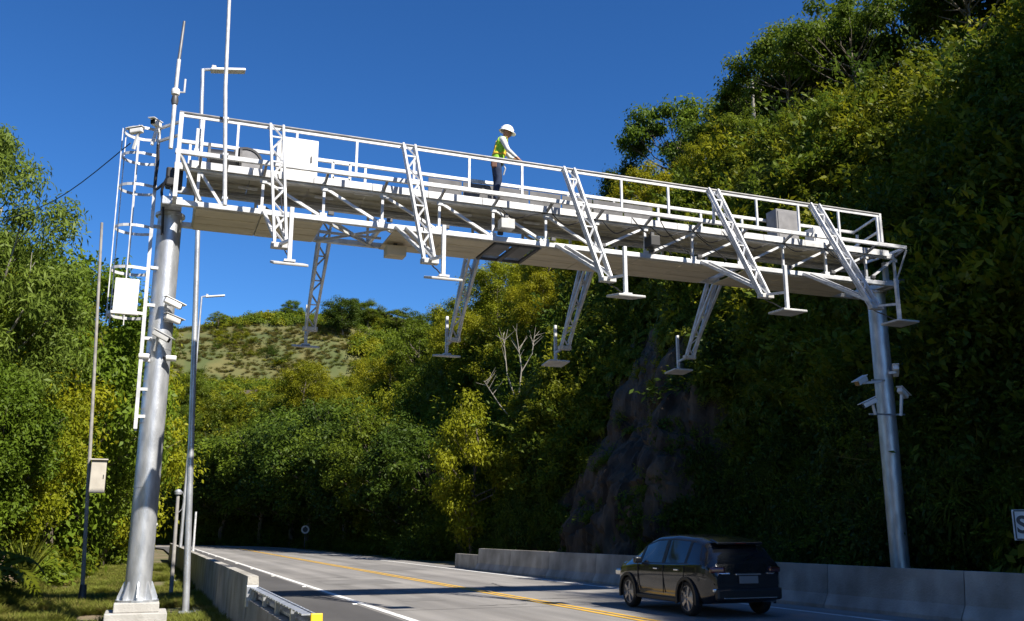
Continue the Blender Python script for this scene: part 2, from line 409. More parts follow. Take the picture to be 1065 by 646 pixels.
for i in range(0, len(NODES) - 1, 2):
    gp(MB().bar((NODES[i], YT + .06, ZL + .02), (NODES[i + 1], YB - .06, ZL + .02), .06), 'plan_brace', 'plate_grey')
# end frames at the column heads
for x in (0.01, 18.9):
    gp(MB().box((x, YC, 8.46), (.42, 1.5 - .14, .18), bev=.02), 'head_beam', 'galvanised')
    for y in (YT + .3, YB - .3): gp(MB().bar((x, y, 8.55), (x, y, ZD - .1), .12), 'head_post', 'galvanised')
gp(MB().bar((.06, YN, ZL - .05), (.06, YN, ZR + .02), .085), 'end_post', 'white_paint')
gp(MB().bar((.06, YN, ZL), (.06, YT - .06, ZL), .08), 'end_bracket', 'white_paint')
gp(MB().bar((.10, YN, ZU - .06), (.55, YN + .35, ZL + .05), .06), 'end_brace', 'white_paint')
gp(MB().bar((18.95, YN, ZU - .06), (18.95, YT, ZL + .06), .035), 'end_stay', 'white_paint')
gp(MB().bar((18.95, YN + .05, ZU), (18.95, YF, ZU), .07), 'end_bracket', 'white_paint')
# deck: plates of chequer steel
x = .28; k = 0
while x < 18.6:
    x2 = min(x + 1.3, 18.7)
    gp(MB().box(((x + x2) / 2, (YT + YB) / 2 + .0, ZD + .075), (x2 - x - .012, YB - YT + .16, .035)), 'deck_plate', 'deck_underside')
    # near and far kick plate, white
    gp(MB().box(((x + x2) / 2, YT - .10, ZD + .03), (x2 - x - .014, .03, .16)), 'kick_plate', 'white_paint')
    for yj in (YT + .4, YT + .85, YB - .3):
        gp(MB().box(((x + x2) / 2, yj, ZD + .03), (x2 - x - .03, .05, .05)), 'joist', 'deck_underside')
    x = x2; k += 1
# soffit panels under the box
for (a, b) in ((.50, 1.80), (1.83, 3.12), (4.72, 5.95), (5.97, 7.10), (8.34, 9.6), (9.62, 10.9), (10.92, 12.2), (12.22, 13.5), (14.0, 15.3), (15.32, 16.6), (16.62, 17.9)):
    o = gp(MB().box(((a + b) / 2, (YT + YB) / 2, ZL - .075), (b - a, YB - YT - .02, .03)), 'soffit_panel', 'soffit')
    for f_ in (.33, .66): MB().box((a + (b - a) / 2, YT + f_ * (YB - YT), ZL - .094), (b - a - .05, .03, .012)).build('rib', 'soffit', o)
for a in (7.18, 7.76):
    f_ = gp(MB(), 'hatch_frame', 'dark_steel')
    bpy.data.objects.remove(f_)
    m = MB(); b = a + .52
    for (p, q) in (((a, YT + .1), (b, YT + .1)), ((a, YB - .1), (b, YB - .1)), ((a, YT + .1), (a, YB - .1)), ((b, YT + .1), (b, YB - .1))):
        m.bar((*p, ZL - .07), (*q, ZL - .07), .06)
    h_ = gp(m, 'hatch_frame', 'dark_steel')
    MB().box((a + .26, YC, ZL - .03), (.4, .9, .02)).build('hatch_cover', 'grey_panel', h_)
# lattice in the open bay
for (p, q) in (((3.2, YT), (4.6, YB)), ((4.6, YT), (3.2, YB)), ((3.2, YC), (4.6, YC))):
    gp(MB().bar((*p, ZL - .05), (*q, ZL - .05), .05), 'bay_lattice', 'plate_grey')
# handrails
posts_n = [.50, 1.20] + [2.42 + 1.3 * k for k in range(13)]
hn = gp(MB().tube([(.02, YN, ZR + .035), (18.1, YN, ZR + .035)], .032, 8), 'handrail', 'grey_rail', smooth=True)
MB().box((9.06, YN, ZR - .03), (18.08, .035, .05)).build('under_rail', 'white_paint', hn)
for x in posts_n: gp(MB().bar((x, YN, ZU + .06), (x, YN, ZR - .05), .05), 'rail_post', 'white_paint')
hf = gp(MB().box((9.3, YF, ZR + .01), (18.5, .06, .085)), 'handrail', 'white_paint', bevel=.01)
for k in range(15):
    x = .3 + 1.31 * k; gp(MB().bar((x, YF, ZD + .1), (x, YF, ZR - .045), .055), 'rail_post', 'white_paint')
for z in (ZR + .0, ZM):
    gp(MB().bar((18.12, YN, z), (18.5, YF - .03, z), .05), 'end_rail', 'white_paint')
gp(MB().bar((18.12, YN, ZU + .06), (18.12, YN, ZR + .05), .07), 'rail_post', 'white_paint')
for z in (ZR - .02, ZM): gp(MB().bar((.05, YN + .04, z), (.05, YN + .62, z), .05), 'end_rail', 'white_paint')
# bracket arms: lattice beams that lean out and down from the rail
def arm(x, side, wx=.27):
    s_ = -1 if side == 'near' else 1
    y0 = YN - .06 if s_ < 0 else YB + .05
    yb = y0 + s_ * 1.88 if s_ < 0 else y0 + 1.62
    top = Vector((x, y0, ZR + .03)); bot = Vector((x, yb, 6.98 if s_ < 0 else 6.62))
    if s_ > 0: top = Vector((x, y0, 8.95))
    d = (bot - top); L = d.length; dn = d.normalized(); nrm = Vector((0, -dn.z, dn.y)) * (1 if s_ < 0 else -1)
    a = MB()
    for sx in (-1, 1):
        o_ = Vector((sx * wx / 2, 0, 0)); a.bar(top + o_, bot + o_ * .82, .045, .085, upv=tuple(nrm))
        a.bar(top + o_ + nrm * .10, bot + o_ * .82 + nrm * .08, .03, .03)
    arm_o = gp(a, 'bracket_arm', 'white_paint')
    n = 9
    for k in range(n):
        p0 = top + d * (k / n); p1 = top + d * ((k + 1) / n)
        sx = 1 if k % 2 else -1
        m = MB().bar(p0 + Vector((sx * wx * .45, 0, 0)), p1 - Vector((sx * wx * .42, 0, 0)), .035, .03)
        m.build('lattice_bar', 'white_paint', arm_o)
        if k % 2: MB().bar(p0 - Vector((wx * .46, 0, 0)), p0 + Vector((wx * .46, 0, 0)), .03, .03).build('lattice_bar', 'white_paint', arm_o)
    MB().box(bot + Vector((0, 0, -.02)), (wx + .08, .16, .10), bev=.01).build('end_plate', 'plate_grey', arm_o)
    # brace back to the truss
    for sx in (-1, 1):
        yq = YT - .06 if s_ < 0 else YB + .06
        MB().bar((x + sx * .12, yq, ZL + .0), bot + Vector((sx * .10, -s_ * .06, .14)), .06, .07).build('brace', 'white_paint', arm_o)
    return bot
NEAR = [1.98, 4.88, 8.80, 12.80, 15.93]
FAR = [3.45, 7.15, 10.30, 14.20]
nb = [arm(x, 'near') for x in NEAR]
fb = [arm(x, 'far') for x in FAR]
# ladder with safety cage, at the outer side of the left column
lad = gp(MB().bar((-.30, YC - .24, 3.75), (-.36, YC - .24, 10.25), .07, .05), 'ladder', 'white_paint')
MB().bar((-.30, YC + .22, 3.75), (-.36, YC + .22, 10.25), .05, .05).build('ladder_rail', 'white_paint', lad)
for k in range(22):
    z = 3.9 + k * .285; xx = -.30 - .06 * (z - 3.75) / 6.5
    MB().bar((xx, YC - .22, z), (xx, YC + .20, z), .028).build('rung', 'white_paint', lad)
def hoop(z, r=.40, cx=-.66):
    pts = [(-.34, YC - .26, z)]
    for k in range(13):
        a = -math.pi / 2 + .35 - math.pi * k / 12 * (1 + .22) + .0
        pts.append((cx + r * math.cos(a), YC + r * math.sin(a) * .85, z))
    pts.append((-.34, YC + .24, z))
    m = MB()
    for a, b in zip(pts[:-1], pts[1:]): m.bar(a, b, .012, .06)
    m.build('hoop', 'white_paint', lad)
for z in (6.1, 7.05, 7.95, 8.85, 9.55, 10.12): hoop(z)
for a, ww in ((-math.pi / 2 - .2, .075), (-math.pi / 2 - 1.35, .03), (math.pi / 2 + 1.0, .03), (math.pi / 2 + .2, .04)):
    px, py = -.66 + .415 * math.cos(a), YC + .415 * math.sin(a) * .85
    MB().bar((px + .02, py, 5.95), (px - .02, py, 10.15), ww, .02, upv=(1, 0, 0)).build('cage_strip', 'white_paint', lad)
for z in (4.0, 4.55, 5.15, 5.6, 6.3, 7.1, 8.0):
    MB().bar((-.30, YC - .22, z), (-.15, YC - .16, z + .01), .07, .06).build('standoff', 'white_paint', lad)
for z in (9.9, 10.2): MB().bar((-.34, YC - .25, z), (.05, YN + .5, z), .05, .05).build('stile_rail', 'white_paint', lad)
MB().box((-.70, YC - .42, 6.43), (.46, .05, .68), bev=.02).build('climb_guard', 'white_box', lad)
MB().box((-.70, YC - .42, 6.05), (.52, .12, .06), bev=.01).build('guard_tray', 'white_box', lad)
# cable runs under the deck and the column head
def cable(pts, r=.014, name='cable', m='black_plastic'):
    P_ = [Vector(p) for p in pts]; out = []
    for i in range(len(P_) - 1):
        p0 = P_[max(i - 1, 0)]; p1 = P_[i]; p2 = P_[i + 1]; p3 = P_[min(i + 2, len(P_) - 1)]
        for k in range(6):
            t = k / 6; out.append(.5 * ((2 * p1) + (p2 - p0) * t + (2 * p0 - 5 * p1 + 4 * p2 - p3) * t * t + (3 * p1 - p0 - 3 * p2 + p3) * t ** 3))
    out.append(P_[-1]); return MB().tube(out, r, 5)
rc = random.Random(11)
for x in np.arange(7.2, 17.6, 1.33):
    gp(cable([(x, YT - .08, ZD - .02), (x + .35, YT - .12, ZD - .22 - rc.random() * .15), (x + .8, YT - .1, ZD - .16), (x + 1.28, YT - .08, ZD - .03)], .012), 'cable', 'black_plastic')
for (x0, dx) in ((10.6, .9), (11.4, .7), (12.2, .9)):
    gp(cable([(x0, YN + .2, ZU - .08), (x0 + dx * .4, YN + .35, ZU - .3), (x0 + dx, YT - .1, ZD - .5), (x0 + dx + .3, YT - .1, ZL + .1)], .014), 'cable', 'black_plastic')
rc2 = random.Random(8)
for k in range(22):
    x = .9 + k * .82; gp(MB().box((x + rc2.uniform(-.2, .2), YT + .25 + .55 * (k % 2), ZD - .03), (rc2.choice([.12, .3, .42]), .06, .05)), 'fixture', 'white_paint')
for yy in (YT + .16, YB - .14): gp(MB().tube([(.6, yy, ZD - .05), (18.3, yy, ZD - .05)], .022, 7), 'conduit', 'plate_grey', smooth=True)
for x in (1.98, 4.88, 8.8, 12.8, 15.93):
    gp(cable([(x + .05, YN - .3, 9.0), (x + .09, YN - .9, 8.2), (x + .1, YN - 1.6, 7.1), (x + .12, YN - 2.1, 6.75), (x + .10, YN - 2.45, 6.55)], .014), 'cable', 'black_plastic')
for x in NODES[3:]:
    gp(MB().box((x + .16, YT - .07, ZL + .13), (.13, .07, .08), bev=.01), 'clamp', 'dark_steel')
gp(MB().box((.02, YT + .25, 9.0), (.34, .3, .42), bev=.04), 'junction_box', 'black_plastic')
gp(cable([(-.36, YC - .28, 9.8), (-.33, YC - .3, 9.4), (-.34, YC - .3, 8.8), (-.1, YT + .2, 8.9), (.1, YT + .2, 8.6)], .03), 'cable', 'black_plastic')
gp(cable([(-.1, YT + .1, 9.0), (-.2, YT + .2, 8.7), (-.15, YT + .3, 8.4), (-.12, YC - .3, 7.8)], .03), 'cable', 'black_plastic')

# ---- antenna plates hung on the arm ends
def plate(x, bot, side, label, tilt=0.0):
    s_ = -1 if side == 'near' else 1
    # plate centre
    px, py, pz = x + (.10 if s_ < 0 else 0), bot.y + s_ * .62, bot.z - (.52 if s_ < 0 else .34)
    o = empty('antenna_plate', (px, py, pz))
    MB().box((0, 0, 0), (.62, .58, .05), (R(tilt), 0, 0), .015).build('panel', 'plate_grey', o)
    MB().box((0, 0, .55), (.075, .075, 1.04), bev=.006).build('stem', 'white_paint', o)
    MB().bar(Vector((bot.x - px, bot.y - py + s_ * .08, bot.z - pz)), (0, -s_ * .04, .46 if s_ < 0 else .3), .06, .05).build('strut', 'white_paint', o)
    MB().box((0, 0, .04), (.2, .2, .04)).build('flange', 'white_paint', o)
    tag(o, label, 'antenna', 'antenna plates hung on the gantry arms')
NL = ['flat antenna plate on a stem under the leftmost near arm, by the white cabinet', 'flat antenna plate on a stem under the near arm left of the worker', 'flat antenna plate hung below the middle near arm, right of the worker',
      'flat antenna plate hung from the second near arm from the right column', 'flat antenna plate beside the head of the right column']
for x, b, l_, tl in zip(NEAR, nb, NL, (17, 15, 9, 2, 0)): plate(x, b, 'near', l_, tl)
FL = ['leftmost far antenna plate, seen against the grassy field', 'far antenna plate beside the pale bare tree', 'far antenna plate above the leaning bright tree, third from the left', 'far antenna plate in front of the dark rock face, lowest at right']
for x, b, l_, tl in zip(FAR, fb, FL, (12, 9, -6, -4)): plate(x, b, 'far', l_, tl)

# ---- things standing on the walkway
o = empty('cabinet', (2.62, YC - .05, ZD + .1)); tag(o, 'white equipment cabinet on the walkway near the left end', 'cabinet')
MB().box((0, 0, .58), (.82, .5, 1.0), bev=.02).build('case', 'white_box', o); MB().box((0, -.262, .6), (.7, .02, .85), bev=.006).build('door', 'white_box', o)
MB().box((.26, -.285, .6), (.03, .03, .14)).build('handle', 'dark_steel', o); MB().box((0, 0, .04), (.7, .4, .08)).build('foot', 'dark_steel', o)
MB().box((-.46, -.1, .62), (.08, .3, .66), bev=.01).build('side_box', 'white_box', o)
o = empty('cable_drum', (1.02, YC - .1, ZD + .1)); tag(o, 'dark round cable drum lying on the walkway beside the left column', 'drum')
for s_ in (-.36, .30):
    MB().lathe([(0, s_), (.36, s_), (.36, s_ + .05), (0, s_ + .05)], 22, (0, 0, .37), 'X').build('flange', 'dark_steel', o)
MB().lathe([(.24, -.34), (.25, 0), (.24, .32)], 18, (0, 0, .37), 'X').build('winding', 'black_plastic', o, True)
o = empty('equipment_case', (1.48, YC, ZD + .1)); tag(o, 'dark grey rounded case on the walkway, right of the cable drum', 'case')
MB().lathe([(0, -.22), (.30, -.22), (.34, -.18), (.34, .18), (.30, .22), (0, .22)], 24, (0, 0, .36), 'Y').build('shell', 'grey_panel', o, True)
MB().lathe([(.31, -.24), (.36, -.24), (.36, -.19), (.31, -.19)], 24, (0, 0, .36), 'Y').build('rim', 'black_plastic', o)
MB().box((0, 0, .04), (.5, .4, .08)).build('foot', 'dark_steel', o)
o = empty('rail_frame', (3.62, YC, ZD + .1)); tag(o, 'small white frame standing on the walkway right of the cabinet', 'frame')
for (p, q) in (((-.2, 0, 0), (-.2, 0, .75)), ((.2, 0, 0), (.2, 0, .75)), ((-.2, 0, .73), (.2, 0, .73)), ((-.2, 0, .35), (.2, 0, .35))): MB().bar(p, q, .06).build('bar', 'white_paint', o)
# grey screens on the far rail behind the worker
xs_ = [5.75 + .88 * k for k in range(7)]
for k, x in enumerate(xs_):
    gp(MB().box((x + .43, YF - .06, 9.80), (.84, .02, .56)), 'screen_panel', 'screen_grey')
o = empty('cabinet', (15.82, YC - .05, ZD + .1)); tag(o, 'grey equipment cabinet on the walkway near the right end', 'cabinet')
MB().box((0, 0, .55), (.72, .45, .98), bev=.02).build('case', 'grey_panel', o); MB().box((0, -.235, .55), (.62, .02, .84), bev=.006).build('door', 'grey_panel', o); MB().box((0, 0, .03), (.6, .4, .07)).build('foot', 'dark_steel', o)
o = empty('cabinet', (16.95, YC - .05, ZD + .1)); tag(o, 'small white equipment box on the walkway beside the rightmost arm', 'cabinet')
MB().box((0, 0, .36), (.5, .4, .62), bev=.03).build('case', 'white_box', o); MB().box((0, -.21, .36), (.42, .02, .5), bev=.006).build('door', 'white_box', o)
# devices under the deck
def underbox(loc, d, m, label, rz=0.0, name='sensor_box', lens=False):
    o = empty(name, loc, rz); tag(o, label, 'sensor')
    MB().box((0, 0, 0), d, bev=.015).build('case', m, o)
    MB().box((0, 0, d[2] / 2 + .06), (.08, .08, .14)).build('hanger', 'dark_steel', o)
    if lens:
        for s_ in (-.22, .22): MB().lathe([(0, -.02), (.05, -.02), (.05, .03), (.035, .03), (.03, 0), (0, 0)], 14, (s_ * d[0], -d[1] / 2 - .01, 0), 'Y').build('lens', 'lens', o)
    return o
underbox((4.98, YC + .15, 8.10), (.46, .36, .24), 'soffit', 'beige sensor box hung under the open bay, left of the worker')
underbox((7.35, YT - .18, 8.72), (.34, .26, .24), 'plate_grey', 'silver sensor box on the truss below the worker')
underbox((11.2, YT - .2, 8.72), (.26, .34, .26), 'black_plastic', 'black sensor box on the truss right of the middle arm')

# ---- cameras
def cctv(loc, rz, pitch, label, m='white_box', L=.36, bracket=None, group='surveillance cameras on the gantry'):
    o = empty('surveillance_camera', loc, rz); tag(o, label, 'camera', group)
    rot = (pitch, 0, 0); M = Euler(rot).to_matrix()
    MB().box((0, 0, 0), (.12, L, .11), rot, .02).build('housing', m, o)
    MB().box(M @ Vector((0, .03, .072)), (.15, L + .10, .018), rot, .006).build('sun_shield', m, o)
    MB().box(M @ Vector((0, L / 2 + .005, 0)), (.10, .02, .085), rot).build('lens', 'lens', o)
    if bracket is not None: MB().bar(M @ Vector((0, -.04, -.06)), bracket, .05, .05).build('bracket', m, o)
    return o
cctv((.20, YC - .42, 6.33), R(-70), R(-18), 'large white camera highest on the left column', L=.36, bracket=(-.3, -.05, .05))
cctv((.03, YC - .45, 5.62), R(-105), R(-28), 'white bullet camera pointing down, below the large one on the left column', 'plate_grey', L=.36, bracket=(-.12, -.15, -.28))
cctv((.22, YC - .30, 6.02), R(-60), R(-12), 'grey camera between the two white ones on the left column', 'plate_grey', L=.34, bracket=(-.25, -.1, 0))
for (a, b, c, l_) in ((-.26, -.25, 5.22, 'small white lamp on the left side of the left column under the cameras'), (.26, -.32, 5.2, 'small white lamp on the right side of the left column under the cameras')):
    o = empty('lamp_bracket', (a, YC + b, c)); tag(o, l_, 'lamp')
    MB().lathe([(0, -.10), (.055, -.10), (.06, -.07), (.06, .09), (.05, .10), (0, .10)], 14, (0, 0, 0), 'X').build('body', 'white_box', o, True)
    MB().bar((0, 0, 0), (-a * .6, .12, .02), .05).build('bracket', 'black_plastic', o)
cctv((-.43, YC - .5, 10.18), R(150), R(-5), 'white camera on top of the ladder cage, nearer the column', L=.26, bracket=(.02, .05, -.5))
cctv((-.80, YC - .4, 10.0), R(60), R(-5), 'white camera on top of the ladder cage, at its outer edge', L=.28, bracket=(.02, .05, -.4))
RC = [((17.78, YC - .40, 5.70), 100, 'camera left of the right column, higher of the two on that side', (-.02, -.62, .04)),
      ((18.97, YC - .42, 6.04), -40, 'camera right of the right column, highest of the four', (-.15, -.1, -.05)),
      ((18.00, YC - .40, 5.12), 70, 'camera left of the right column, lower of the two on that side', (.06, -.12, -.24)),
      ((19.14, YC - .42, 5.44), -70, 'camera right of the right column, lower of the two on that side', (-.05, -.08, -.50))]
for loc, rz, l_, br in RC: cctv(loc, R(rz), R(-25), l_, 'white_box', L=.32, bracket=br).scale = (1.25, 1.25, 1.25)
gp(MB().bar((17.98, YC - .36, 4.82), (19.18, YC - .36, 4.86), .04), 'camera_bar', 'galvanised')
gp(MB().bar((18.2, YC - .32, 5.76), (18.75, YC - .2, 5.80), .04), 'camera_bar', 'galvanised')

# ---- aerials
o = empty('whip_antenna', (-.10, YN + .12, 10.12)); tag(o, 'slim rod aerial with a small side stub above the left end of the gantry', 'antenna')
MB().tube([(0, 0, -.7), (0, 0, .28)], .045, 10).build('mast', 'white_paint', o, True)
MB().lathe([(0, .26), (.06, .28), (.075, .36), (.06, .46), (0, .48)], 14).build('coupler', 'dark_steel', o, True)
MB().lathe([(0, .5), (.08, .5), (.09, .56), (.08, .62), (0, .62)], 14).build('clamp', 'white_box', o, True)
MB().tube([(0, 0, .6), (0.01, 0, 1.30)], .042, 10).build('lower_rod', 'white_paint', o, True)
MB().tube([(0.01, 0, 1.30), (.05, 0, 2.2)], [.034, .028], 10).build('upper_rod', 'grey_rail', o, True)
MB().tube([(0, 0, .56), (.17, 0, .58), (.17, 0, .88)], .022, 8).build('stub', 'white_paint', o, True)
o = empty('mast', (1.03, YN - .12, 8.25)); tag(o, 'tall thin white mast clamped to the left end of the gantry, reaching above the picture', 'mast')
MB().tube([(0, 0, 0), (-.16, 0, 2.6), (-.26, 0, 6.2)], [.045, .042, .036], 10).build('pole', 'white_paint', o, True)
for z in (.15, 1.1, 1.9): MB().box((-.06 * z / 1.0 * .9, .05, z), (.12, .16, .06), bev=.01).build('clamp', 'galvanised', o)
o = empty('aerial_stub', (.42, YN + .08, ZU + .05)); tag(o, 'short white flat stub standing on the rail at the left end', 'post')
MB().box((0, 0, .27), (.1, .05, .54), bev=.008).build('blade', 'white_paint', o); MB().box((0, -.02, .04), (.14, .08, .08), bev=.008).build('foot', 'galvanised', o)

# ------------------------------------------------------------------ lamp posts and poles at the verge
def lamp_post(loc, lean, H, label, L=.9, r=.085):
    o = empty('street_lamp', loc); tag(o, label, 'street lamp')
    MB().tube([(0, 0, -.3), (lean * .5, 0, H * .5), (lean, 0, H)], [r, r * .8, r * .6], 14).build('pole', 'galvanised', o, True)
    MB().box((0, 0, .02), (.34, .34, .04)).build('base_plate', 'galvanised', o)
    MB().tube([(lean, 0, H - .1), (lean + .05, 0, H), (lean + .25, 0, H + .04)], r * .5, 8).build('bracket', 'galvanised', o, True)
    MB().box((lean + .20 + L / 2, 0, H + .08), (L, .26, .07), (0, R(-9), 0), .02).build('luminaire', 'white_box', o)
    MB().box((lean + .28, 0, H + .1), (.12, .1, .12), bev=.02).build('photocell', 'plate_grey', o)
lamp_post((1.12, 24.49, -.12), -.62, 13.9, 'tall galvanised lamp post just right of the left gantry column')
lamp_post((1.85, 52, -.12), .1, 14.2, 'farther slim lamp post with a short arm, beyond the near lamp post', 1.0, .09)
o = empty('utility_pole', (-1.33, 28, -.1)); tag(o, 'thin leaning pole with a pale meter box, left of the gantry column', 'pole')
MB().tube([(0, 0, 0), (-.22, 0, 5.2), (-.46, 0, 10.4)], [.055, .045, .038], 10).build('pole', 'wood_grey', o, True)
MB().lathe([(0, -.1), (.26, -.1), (.22, .06), (.10, .10), (.085, .5), (0, .5)], 14).build('base', 'dark_steel', o, True)
b_ = MB().box((.1, -.14, 3.28), (.38, .22, .86), bev=.02).build('meter_box', 'meter_beige', o)
MB().box((.1, -.16, 3.73), (.44, .30, .035), bev=.006).build('box_roof', 'meter_beige', b_); MB().box((.24, -.255, 3.28), (.02, .02, .1)).build('latch', 'dark_steel', b_)
o = empty('marker_post', (.90, 29.5, -.12)); tag(o, 'short grey post with a curved wire top between the column and the near lamp post', 'post')
MB().tube([(0, 0, 0), (-.02, 0, 2.9)], [.06, .05], 10).build('post', 'wood_grey', o, True)
MB().lathe([(0, 2.9), (.1, 2.92), (.11, 3.0), (.06, 3.06), (0, 3.07)], 12, (-.02, 0, 0)).build('cap', 'galvanised', o, True)
MB().tube([(0, 0, 2.9), (.1, 0, 3.0), (.16, 0, 2.8), (.12, 0, 2.5), (.02, 0, 2.4)], .012, 5).build('wire_loop', 'galvanised', o)
o = empty('marker_post', (4.4, 92, -.1)); tag(o, 'distant white post by the road bend, right of the lamp posts', 'post')
MB().tube([(0, 0, 0), (0, 0, 3.6)], [.11, .09], 8).build('post', 'white_paint', o, True)
# cable from the cage to the trees
cab = cable([(-.9, YC - .3, 9.75), (-2.6, YC + 3, 9.35), (-5, YC + 8, 9.9)], .012).build('overhead_cable', 'black_plastic')
tag(cab, 'thin dark cable running from the ladder cage into the left trees', 'cable')

# ------------------------------------------------------------------ signs
o = empty('road_sign', (18.54, 15.40, -.2)); tag(o, 'white sign with a dark letter S, cut by the right edge of the picture', 'sign')
o.rotation_euler = (0, 0, R(-38))
MB().box((0, .0, 2.09), (1.7, .03, .66), bev=.01).build('panel', 'white_box', o)
for (p, d) in (((0, -.02, 2.395), (1.62, .006, .03)), ((0, -.02, 1.785), (1.62, .006, .03)), ((-.81, -.02, 2.09), (.03, .006, .58)), ((.81, -.02, 2.09), (.03, .006, .58))):
    MB().box(p, d).build('border', 'dark_steel', o)
for s_ in (-.2, .4): MB().tube([(s_, .06, -.1), (s_, .06, 2.4)], .035, 8).build('post', 'galvanised', o)
cu = bpy.data.curves.new('lettering', 'FONT'); cu.body = 'S'; cu.size = .52; cu.align_x = 'LEFT'; cu.align_y = 'CENTER'; cu.extrude = .002; cu.offset = .012
to = bpy.data.objects.new('tmp_text', cu); COL.objects.link(to)
dg = bpy.context.evaluated_depsgraph_get(); me = bpy.data.meshes.new_from_object(to.evaluated_get(dg)); bpy.data.objects.remove(to)
me.materials.clear(); me.materials.append(MATS['dark_steel'])
t_ = link('lettering', me, o); t_.location = (-.785, -.022, 2.08); t_.rotation_euler = (R(90), 0, 0)
o = empty('round_sign', (15.7, 101, -.2)); tag(o, 'small round sign far along the right edge of the road', 'sign')
MB().lathe([(0, -.02), (.42, -.02), (.42, .02), (0, .02)], 28, (0, 0, 2.15), 'Y').build('disc', 'dark_steel', o)
MB().lathe([(.26, -.03), (.42, -.03), (.42, -.024), (.26, -.024)], 28, (0, 0, 2.15), 'Y').build('ring', 'white_box', o)
MB().tube([(0, .06, 0), (0, .06, 2.5)], .05, 8).build('post', 'dark_steel', o)
o = empty('small_sign', (.55, 60, -.12)); tag(o, 'tiny white plate on a stake at the far left roadside', 'sign')
MB().box((0, 0, 2.2), (.7, .03, .22), (0, R(-12), 0), .01).build('plate', 'white_box', o); MB().tube([(0, .05, 0), (0, .05, 2.2)], .04, 6).build('stake', 'dark_steel', o)
o = empty('power_pole', (40.2, 54.6, 28.2)); tag(o, 'grey power pole standing among the trees on the right ridge', 'pole')
MB().tube([(0, 0, 0), (.05, 0, 6.6)], [.17, .12], 10).build('pole', 'wood_grey', o, True); MB().box((.05, 0, 6.1), (1.6, .12, .12)).build('crossarm', 'wood_grey', o)
for s_ in (-.6, 0, .6): MB().lathe([(0, 0), (.06, .02), (.05, .15), (0, .16)], 8, (.05 + s_, 0, 6.17)).build('insulator', 'plate_grey', o)
